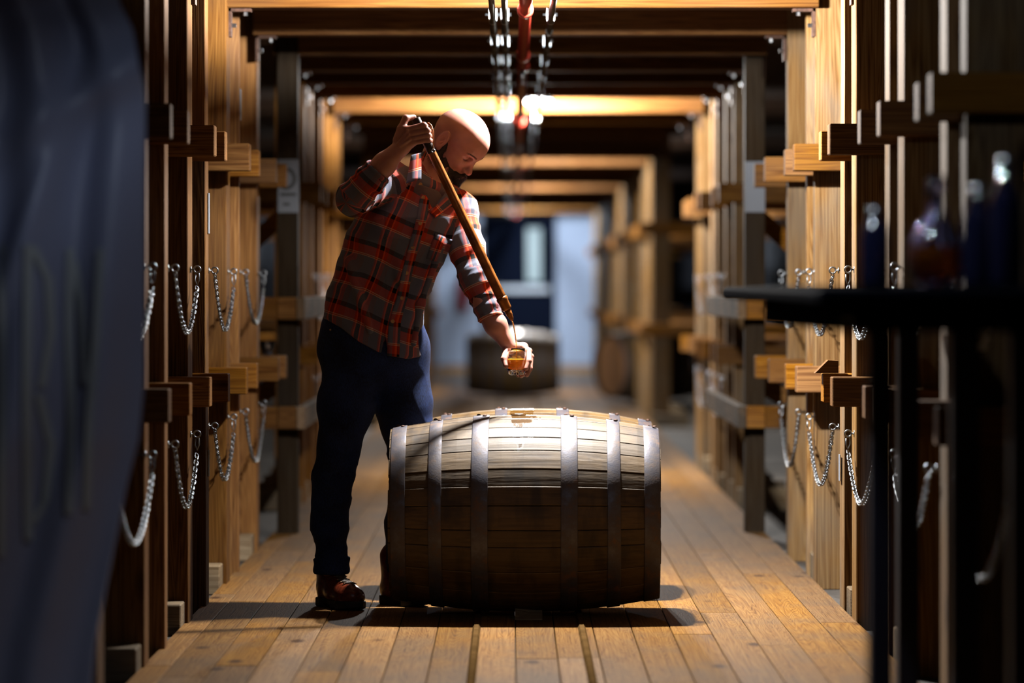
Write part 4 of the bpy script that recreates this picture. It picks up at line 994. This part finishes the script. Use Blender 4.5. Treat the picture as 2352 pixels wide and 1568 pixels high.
# --- boots
def boot(name, heel, toe, ankle, label):
    heel, toe, ankle = map(lambda q: np.array(q, np.float32), (heel, toe, ankle))
    f = toe-heel; f[2] = 0; L_ = np.linalg.norm(f); f /= L_; s_ = np.array([f[1], -f[0], 0], np.float32); up = np.array([0,0,1], np.float32)
    M = np.stack([f, s_, up])
    lo = lambda Pt: (Pt-heel)@M.T
    nb = Noise(40, 77)
    def upper(Pt):
        q = lo(Pt); z0 = .028
        d = ell(q, (L_*.93, .0, .044), (.062,.050,.040))
        d = smin(d, ell(q, (L_*.62,.003,.05), (.09,.045,.045)), .02)
        d = smin(d, ell(q, (.02,0,.055), (.05,.04,.055)), .02)
        d = smin(d, seg(q, (L_*.55,0,.055), (.035,0,.13), .034, .044), .03)
        d = smin(d, seg(q, (.03,0,.08), (.02,0,.17), .042, .045), .02)
        d = d + .0011*nb(Pt) - .0018*np.exp(-((q[:, 0]-L_*.66-.2*(q[:, 2]-.05))/.004)**2)*0
        d = smax(d, z0-q[:, 2], .004); return d
    def sole(Pt):
        q = lo(Pt); x, y, z = q.T
        wdt = np.interp(x, [-.035,-.01,.03,.09,.16,L_*.9,L_+.03,L_+.062], [.015,.036,.042,.040,.048,.054,.040,.012])
        d2 = np.maximum(np.abs(y)-wdt, np.abs(x-(L_+.028)/2)-(L_+.1)/2)
        top = .031; bot = np.where((x > .065) & (x < .105), .012, .0)+np.clip((x-L_*1.0)*.16, 0, .02)
        return smax(smax(d2, z-top, .004), bot-z, .004)
    mid = (heel+toe)/2; R_ = L_/2+.09; lo3 = (mid[0]-R_, mid[1]-R_, -.01); hi3 = (mid[0]+R_, mid[1]+R_, .215)
    V, Q = surface(upper, lo3, hi3, .0035); u_ = link('boot', npmesh('boot', V, Q), M_leather, man); u_['label'] = label
    bv = BVHTree.FromPolygons([Vector(v) for v in V], [list(map(int, q)) for q in Q])
    V, Q = surface(sole, lo3, hi3, .0035); link('sole', npmesh('sole', V, Q), M_sole, u_)
    # laces across the instep, eyelets beside them
    W3 = lambda a, b, c: Vector(heel+f*a+s_*b+up*c)
    prev = None; bm = bmesh.new(); bm2 = bmesh.new()
    for k_ in range(6):
        a = L_*.86-k_*.0185; c0 = .070+k_*.0125
        row = []
        for b in (-.022, -.011, 0, .011, .022):
            hit = bv.ray_cast(W3(a+.12, b, c0+.16), (W3(a, b, c0)-W3(a+.12, b, c0+.16)).normalized())[0]
            row.append((hit if hit is not None else W3(a, b, c0))+Vector(up*.003)+Vector(f*.003))
        add_tube(bm, row, .0030, 6)
        if prev: add_tube(bm, [prev[0], (prev[0]+row[4])/2+Vector(up*.004)+Vector(f*.003), row[4]], .0026, 6); add_tube(bm, [prev[4], (prev[4]+row[0])/2+Vector(up*.005)+Vector(f*.004), row[0]], .0026, 6)
        for b in (0, 4): add_lathe(bm2, [(.0042, -.001), (.0042, .0025), (.002, .0028)], tuple(row[b]), 8, 'z')
        prev = row
    for sg in (-1, 1):
        add_tube(bm, [row[2], row[2]+Vector(up*.012)+Vector(s_*sg*.015), row[2]+Vector(up*.0)+Vector(s_*sg*.032)+Vector(f*.008), row[2]-Vector(up*.018)+Vector(s_*sg*.02)+Vector(f*.014), row[2]], .0019, 6)
    bmesh.ops.recalc_face_normals(bm, faces=bm.faces); bm_to('laces', bm, M_lace, u_, True)
    bmesh.ops.recalc_face_normals(bm2, faces=bm2.faces); bm_to('eyelets', bm2, M_brass, u_, True)
boot('boot', (-.640, 13.20, 0), (-.545, 13.035, 0), None, 'oxblood leather lace-up boot with black sole')
boot('boot', (-.425, 13.275, 0), (-.335, 13.18, 0), None, 'oxblood boot in the barrel shadow')
# ---------------------------------------------------------------- head, hands, the skin surface
psi, the = math.radians(59), math.radians(48)
F_ = np.array([math.cos(the)*math.sin(psi), -math.cos(the)*math.cos(psi), -math.sin(the)], np.float32)
L_v = np.array([math.cos(psi), math.sin(psi), 0], np.float32)              # his left
U_ = np.cross(L_v, F_)*-1.0
if U_[2] < 0: U_ = -U_
roll = math.radians(0)
HM = np.stack([F_, L_v, U_]).astype(np.float32)
ear = P(1021, 324, 13.045)
HO = ear + L_v*.074
hd = lambda a, b, c: HO + F_*a + L_v*b + U_*c
SKC = (.010, 0, .038)
nh = Noise(30, 51)
def warp(q):
    q = q.copy(); q[:, 2] = np.where(q[:, 2] < 0, q[:, 2]/1.17, q[:, 2]); return q
def head_local(q):
    q = warp(q); f, l, u = q.T; la = np.abs(l); qs = np.stack([f, la, u], 1)
    d = ell(q, SKC, (.097, .076, .083))
    d = smin(d, ell(q, (-.036, 0, .022), (.062, .064, .062)), .03)            # back of the skull
    d = smin(d, ell(q, (.052, 0, .032), (.046, .058, .055)), .02)             # forehead, brow
    d = smin(d, ell(q, (.045, 0, -.035), (.050, .052, .060)), .025)           # face mass
    d = smin(d, ell(qs, (.058, .038, -.018), (.030, .022, .022)), .018)       # cheekbones
    d = smin(d, seg(qs, (.0, .055, -.035), (.075, .022, -.078), .016, .018), .025)   # jaw
    d = smin(d, ell(q, (.080, 0, -.080), (.020, .024, .018)), .02)            # chin
    d = smin(d, seg(qs, (.090, .012, .026), (.078, .042, .028), .0085, .007), .012)  # brow ridge
    d = smax(d, -ell(qs, (.092, .033, .009), (.013, .016, .0105)), .010)      # eye sockets
    d = smin(d, ell(qs, (.0735, .033, .009), (.0135, .0145, .0125)), .003)    # closed lids
    d = smin(d, seg(q, (.088, 0, .018), (.110, 0, -.024), .0075, .0085), .010)  # nose
    d = smin(d, ell(q, (.1115, 0, -.0275), (.012, .0105, .010)), .006)
    d = smin(d, ell(qs, (.100, .0125, -.031), (.0105, .0065, .0075)), .005)
    d = smax(d, -ell(qs, (.105, .0065, -.0385), (.0055, .0032, .0040)), .002)
    d = smin(d, ell(q, (.090, 0, -.050), (.014, .022, .012)), .008)
    d = smin(d, seg(qs, (.101, .0, -.054), (.091, .020, -.056), .0045, .003), .003)
    d = smin(d, seg(qs, (.100, .0, -.0625), (.091, .018, -.062), .0052, .003), .003)
    d = smax(d, -seg(qs, (.104, .0, -.0585), (.093, .021, -.0585), .0012, .0008), .0015)
    # ears
    e = ell(qs, (-.006, .079, .004), (.019, .0075, .032), None)
    t = (qs-np.array([-.006, .083, .004], np.float32)); ringd = np.sqrt((np.sqrt((t[:, 0]/.0165)**2+(t[:, 2]/.0285)**2)-1)**2*.02**2+(t[:, 1])**2)-.0042
    e = smax(e, -ell(qs, (-.001, .090, -.001), (.0095, .012, .016)), .003)
    e = smin(e, ringd, .003); e = smin(e, ell(qs, (.003, .079, -.024), (.008, .0055, .010)), .004)
    e = smin(e, seg(qs, (.006, .080, .006), (-.004, .083, -.012), .003, .003), .003)
    d = smin(d, e, .004)
    return d
NK0, NK1 = hd(-.030, 0, -.045), P(985, 430, 13.13)
def head_sd(Pt):
    d = head_local((Pt-HO).astype(np.float32)@HM.T)
    n = smin(seg(Pt, NK0, NK1, .056, .064), seg(Pt, hd(-.01, 0, -.03), P(1000, 440, 13.10), .045, .05), .02)
    n = smin(n, seg(Pt, NK1, P(970, 470, 13.1), .066, .09), .03)
    return smin(d, n, .02)
bb = 0.16
V1, Q1 = surface(head_sd, HO-np.array([.22,.17,.27]), HO+np.array([.16,.15,.15]), .0024)
# arms and hands
RH = dict(wrist=W_R)
YT = 12.835
def finger(d, Pt, pts, rs, k=.004):
    e = chain_sd(Pt, pts, rs, .0035)
    return e if d is None else smin(d, e, k)
def hand_r(Pt):
    d = seg(Pt, C_R*1.0-(W_R-C_R)*.7, C_R+(W_R-C_R)*.35, .040, .037)
    d = smin(d, seg(Pt, C_R+(W_R-C_R)*.35, W_R, .037, .025), .02)
    d = smin(d, seg(Pt, C_R+(W_R-C_R)*.6, W_R+np.array([.008,0,-.004]), .026, .023), .01)
    # back of the hand
    d = smin(d, seg(Pt, W_R, P(936,300,12.80), .022, .015), .012)
    d = smin(d, seg(Pt, W_R+np.array([.004,.0,-.004]), P(945,326,12.80), .021, .015), .012)
    d = smin(d, seg(Pt, P(934,302,12.803), P(944,328,12.803), .016, .015), .01)
    fs = None
    for pts, r in ((((934,298,12.795),(973,288,12.792),(977,290,12.835),(963,291,12.872)), .0098),
                   (((937,308,12.793),(980,299,12.794),(984,301,12.837),(967,303,12.874)), .0100),
                   (((940,318,12.795),(982,310,12.797),(986,312,12.838),(971,314,12.872)), .0096),
                   (((944,328,12.797),(983,321,12.802),(988,323,12.838),(975,325,12.868)), .0088)):
        pts = [P(*p) for p in pts]; e = chain_sd(Pt, pts, [r*1.12, r*1.03, r*.95, r*.8], .004); e = smin(e, ell(Pt, pts[1], (r*1.16,)*3), .004)
        fs = e if fs is None else smin(fs, e, .0016)
    d = smin(d, fs, .006)
    th_ = chain_sd(Pt, [P(915,322,12.81), P(921,296,12.80), P(932,272,12.812), P(950,269,12.83)], [.019,.0135,.0115,.0092], .006)
    d = smin(d, th_, .007)
    nn = 0
    for a, b in (((915,330),(936,300)),((917,333),(939,310)),((919,335),(942,320))):      # tendons
        d = smin(d, seg(Pt, P(*a, 12.785), P(*b, 12.780), .0035, .003), .008)
    return d
V2, Q2 = surface(hand_r, P(838,432,12.70), P(1000,255,12.93), .0019)
YG = 12.90
def hand_l(Pt):
    d = seg(Pt, C_L-(W_L-C_L)*.5, C_L+(W_L-C_L)*.3, .036, .036)
    d = smin(d, seg(Pt, C_L+(W_L-C_L)*.3, W_L, .036, .0225), .02)
    d = smin(d, seg(Pt, C_L+(W_L-C_L)*.6, W_L+np.array([.006,0,.002]), .025, .021), .01)
    d = smin(d, ell(Pt, P(1186,806,12.975), (.032,.017,.026)), .012)
    d = smin(d, seg(Pt, W_L, P(1203,797,12.965), .02, .014), .012)
    d = smin(d, seg(Pt, P(1202,797,12.965), P(1198,822,12.972), .014, .013), .012)
    fs = None
    for pts, r in ((((1201,795,12.955),(1215,806,12.925),(1215,829,12.885),(1209,846,12.872)), .0094),
                   (((1204,803,12.96),(1219,819,12.935),(1217,846,12.905),(1210,861,12.888)), .0096),
                   (((1202,812,12.965),(1215,833,12.952),(1207,856,12.928),(1197,863,12.910)), .0092),
                   (((1196,820,12.97),(1205,840,12.965),(1197,857,12.945),(1190,862,12.925)), .0082)):
        pts = [P(*p) for p in pts]; e = chain_sd(Pt, pts, [r*1.12, r*1.04, r*.95, r*.8], .004); e = smin(e, ell(Pt, pts[1], (r*1.14,)*3), .004)
        fs = e if fs is None else smin(fs, e, .0016)
    d = smin(d, fs, .006)
    th_ = chain_sd(Pt, [P(1170,800,12.955), P(1163,806,12.925), P(1158,824,12.888), P(1162,840,12.872)], [.017,.012,.0105,.0085], .006)
    return smin(d, th_, .007)
V3, Q3 = surface(hand_l, P(1085,880,12.82), P(1240,690,13.03), .0019)
# the rest of the body, under the clothes
def core(Pt):
    d = smax(torso_sd(Pt, -.035), .84-Pt[:, 2], .02)
    d = smin(d, seg(Pt, S_R, E_R, .045, .038), .03); d = smin(d, seg(Pt, E_R, C_R, .038, .032), .02)
    d = smin(d, seg(Pt, S_L, E_L, .042, .036), .03); d = smin(d, seg(Pt, E_L, C_L, .036, .028), .02)
    d = smin(d, seg(Pt, P(980,425,13.1), P(970,470,13.1), .05, .06), .03)
    for Lg in (RL, LL): d = smin(d, chain_sd(Pt, [q[0] for q in Lg], [q[1]-.022 for q in Lg], .03), .03)
    for c, t in (((-.63,13.19,.06),(-.56,13.06,.055)), ((-.385,13.29,.06),(-.31,13.21,.055))): d = smin(d, seg(Pt, c, t, .025, .022), .02)
    for q, c in ((RL[-1][0], (-.62,13.17,.07)), (LL[-1][0], (-.375,13.28,.07))): d = smin(d, seg(Pt, q, c, .03, .028), .02)
    return d
V4, Q4 = surface(core, (-.70, 12.75, .02), (.02, 13.34, 1.56), .012)
Vs, Qs, off = [], [], 0
for v, q in ((V1, Q1), (V2, Q2), (V3, Q3), (V4, Q4)): Vs.append(v); Qs.append(q+off); off += len(v)
VV = np.concatenate(Vs); bmesh_ = npmesh('body', VV, np.concatenate(Qs))
q = (VV-HO)@HM.T.astype(float); f, l, u = q.T
stub = np.clip((.035-f)/.03, 0, 1)*np.clip((.085-u)/.03, 0, 1)*np.clip((u+.07)/.03, 0, 1)*(np.linalg.norm(q, axis=1) < .16)
stub *= 1-np.exp(-(((f+.006)/.022)**2+((u-.002)/.034)**2)**2)*(np.abs(l) > .07)
sta = bmesh_.attributes.new('stubble', 'FLOAT', 'POINT'); sta.data.foreach_set('value', (stub*.42).astype(np.float32))
body = link('body', bmesh_, M_skin, man)
# fingernail of the thumb, eyelashes, brow hair
hbvh = BVHTree.FromPolygons([Vector(v) for v in V1], [list(map(int, q)) for q in Q1])
def onface(l, u):
    o = hd(.2, l, u); h = hbvh.ray_cast(Vector(o), Vector(-F_))[0]
    return np.array(h) if h is not None else hd(.095, l, u)
def brow(side):
    bm = bmesh.new(); rd = random.Random(5+side)
    for k_ in range(300):
        a = rd.random(); l = side*(.012+a*.040); f0 = .0995-.0135*a-.010*a*a; u0 = .0265+.006*math.sin(a*2.4)+rd.uniform(-.0028,.0028)
        p = onface(l, u0)-F_*.0005; q = onface(l+side*rd.uniform(.003,.007), u0+rd.uniform(-.002,.001))+F_*.0022; s_ = U_*.0003
        vs = [bm.verts.new(p-s_), bm.verts.new(p+s_), bm.verts.new(q)]; bm.faces.new(vs)
    return bm_to('eyebrow', bm, M_beard, man, kind='stuff')
brow(-1); brow(1)
def lash(side):
    bm = bmesh.new()
    for k_ in range(26):
        a = k_/25; l = side*(.021+a*.024); p = onface(l, .0020-.0015*math.sin(a*PI)); q = p+F_*.007-U_*.004+L_v*side*.002*a
        bm.faces.new([bm.verts.new(p-L_v*.0004), bm.verts.new(p+L_v*.0004), bm.verts.new(q)])
    return bm_to('eyelashes', bm, M_beard, man, kind='stuff')
lash(-1); lash(1)
# beard: a solid body of hair wrapped round the jaw, with loose strands over it
nb1 = Noise(120, 61); nb2 = Noise(45, 62)
def beard_sd(Pt):
    q = warp((Pt-HO).astype(np.float32)@HM.T); f, l, u = q.T; la = np.abs(l); qs = np.stack([f, la, u], 1)
    d = seg(qs, (.008, .066, -.004), (.006, .060, -.050), .0095, .024)                   # sideburn
    d = smin(d, seg(qs, (.014, .058, -.052), (.066, .036, -.086), .019, .032), .02)
    d = smin(d, seg(qs, (.040, .050, -.040), (.078, .032, -.060), .016, .012), .014)
    d = smin(d, ell(q, (.080, 0, -.098), (.039, .042, .038)), .02)
    d = smin(d, ell(q, (.070, 0, -.124), (.036, .038, .032)), .02)
    d = smin(d, seg(qs, (.108, .004, -.047), (.094, .027, -.058), .0098, .0105), .004)   # moustache
    d = smin(d, seg(qs, (.093, .026, -.056), (.085, .033, -.075), .0085, .010), .01)
    d = smax(d, -seg(qs, (.112, 0, -.060), (.098, .017, -.060), .0062, .0045), .003)     # lips
    return d + .0022*nb1(Pt) + .002*nb2(Pt)
V, Q = surface(beard_sd, HO-np.array([.15,.15,.22]), HO+np.array([.16,.14,.06]), .0026)
beard = link('beard', npmesh('beard', V, Q), M_beard, man, label='full dark brown beard and moustache')
bm = bmesh.new(); rd = random.Random(11); tris = Q[:, :3]; sel = [rd.randrange(len(Q)) for _ in range(9000)]
for s_ in sel:
    a, b, c = V[Q[s_][0]], V[Q[s_][1]], V[Q[s_][2]]; nrm = np.cross(b-a, c-a); ln = np.linalg.norm(nrm)
    if ln < 1e-12: continue
    nrm /= ln; p = a+(b-a)*rd.random()+(c-a)*rd.random()*.5
    dr = nrm*.45 - U_*.8 + F_*.25*0 + np.array([rd.uniform(-.3,.3) for _ in range(3)]); dr /= np.linalg.norm(dr); ll = rd.uniform(.006, .016)
    w_ = np.cross(dr, [0, 1, 0]); w_ = w_/max(1e-6, np.linalg.norm(w_))*.00035
    bm.faces.new([bm.verts.new(p-w_), bm.verts.new(p+w_), bm.verts.new(p+dr*ll)])
bm_to('beard_strands', bm, M_beard, beard, kind='stuff')

# ---------------------------------------------------------------- whiskey thief, glass and the poured stream
M_thief = simple('dark copper tube', (.42,.14,.03), .3, .5, var=.55, bscale=26)
M_thief_dk = simple('dark wooden stopper', (.03,.016,.012), .35)
a, b = P(955,273,YT), P(1163,707,YT+.03)
u = (b-a); Lt = np.linalg.norm(u); u /= Lt
t = thing('whiskey_thief', 'long copper coloured sampling tube held slanting across his chest', 'tube', tuple(a))
def along(s_, r_): return a+u*s_, r_
def tubes(name, prof, mat, par=t):
    bm = bmesh.new(); add_tube(bm, [a+u*s_ for s_, _ in prof], [r_ for _, r_ in prof], 24); bmesh.ops.recalc_face_normals(bm, faces=bm.faces); return bm_to(name, bm, mat, par, True)
tubes('tube', [(.0,.0135),(.06,.0138),(.16,.0145),(.40,.0160),(Lt-.045,.0172),(Lt-.038,.0168)], M_thief)
tubes('collar', [(Lt-.040,.0168),(Lt-.036,.0195),(Lt-.028,.0195),(Lt-.024,.0175),(Lt+.0,.0172),(Lt+.006,.0150),(Lt+.008,.0105)], M_thief)
tubes('nozzle', [(Lt+.006,.0115),(Lt+.026,.0105),(Lt+.030,.0085),(Lt+.037,.0085),(Lt+.041,.006),(Lt+.047,.0045)], M_thief)
tubes('stopper', [(-.003,.0120),(.0,.0150),(.03,.0152),(.10,.0152),(.125,.0148)], M_thief_dk)
# wire loop beside the grip
lp = [(978,284),(985,282),(991,288),(995,300),(996,315),(995,332),(993,347),(994,352)]
tubeobj('loop', [P(x, y, YT-.003+.010*math.sin(i)) for i, (x, y) in enumerate(lp)], .0019, M_thief, t, 8)
tubeobj('loop', [P(x-3, y+2, YT+.005) for i, (x, y) in enumerate(lp)], .0016, M_thief, t, 8)
bm = bmesh.new(); ring_bm(bm, tuple(P(995,346,YT-.012)), .0055, .0016, 'y'); bmesh.ops.recalc_face_normals(bm, faces=bm.faces); bm_to('pin_ring', bm, M_bolt, t, True)
tip = a+u*(Lt+.046)
# glass
gc = P(1186, 861, YG)
prof_o = [(.002,0),(.020,0),(.0255,.003),(.0300,.011),(.0325,.022),(.0335,.038),(.0330,.055),(.0312,.075),(.0295,.090)]
prof_i = [(.0283,.0902),(.0299,.075),(.0316,.055),(.0320,.038),(.0308,.0235),(.0265,.0165),(.020,.0145),(.002,.0140)]
gt = tag(latheobj('whiskey_glass', prof_o+prof_i, tuple(gc), M_glass, None, 48, close=True), 'small rounded tumbler with amber whiskey held in his left hand above the barrel', 'glass')
M_whisk = glassmat('golden whiskey', (.95,.42,.04), 0, 1.36)
q_ = M_whisk.node_tree.nodes['Principled BSDF']; q_.inputs['Transmission Weight'].default_value = .55; q_.inputs['Base Color'].default_value = (1,.40,.02,1)
wk = latheobj('whiskey', [(.002,.0143),(.020,.0148),(.0264,.0168),(.0306,.0237),(.0318,.038),(.0315,.053),(.0305,.0545),(.002,.0545)], tuple(gc), M_whisk, None, 48)
tag(wk, 'golden amber whiskey filling the lower half of the held tumbler', 'drink')
rr = random.Random(2)
bm = bmesh.new()
for k_ in range(46):
    an, q = rr.uniform(0, 6.28), rr.uniform(.004, .028); c = Vector(gc)+Vector((math.cos(an)*q, math.sin(an)*q, rr.uniform(.026, .053))); R_ = rr.uniform(.0008, .0022)
    bmesh.ops.create_icosphere(bm, subdivisions=1, radius=R_, matrix=Matrix.Translation(c))
bm_to('bubbles', bm, M_glass, wk, True, kind='stuff')
s0, s1 = Vector(tip), Vector(gc)+Vector((-.001, 0, .0545))
pts = [s0+(s1-s0)*q+Vector((.006*math.sin(PI*q)*1.0, 0, -.002*math.sin(PI*q))) for q in np.linspace(0, 1, 14)]
st = tubeobj('poured_stream', pts, [.0028]+[.0025-.0011*q for q in np.linspace(0, 1, 13)], glassmat('amber stream', (1,.62,.2), 0, 1.36), None, 12)
tag(st, 'thin amber stream of whiskey falling from the tube tip into the tumbler', 'liquid')
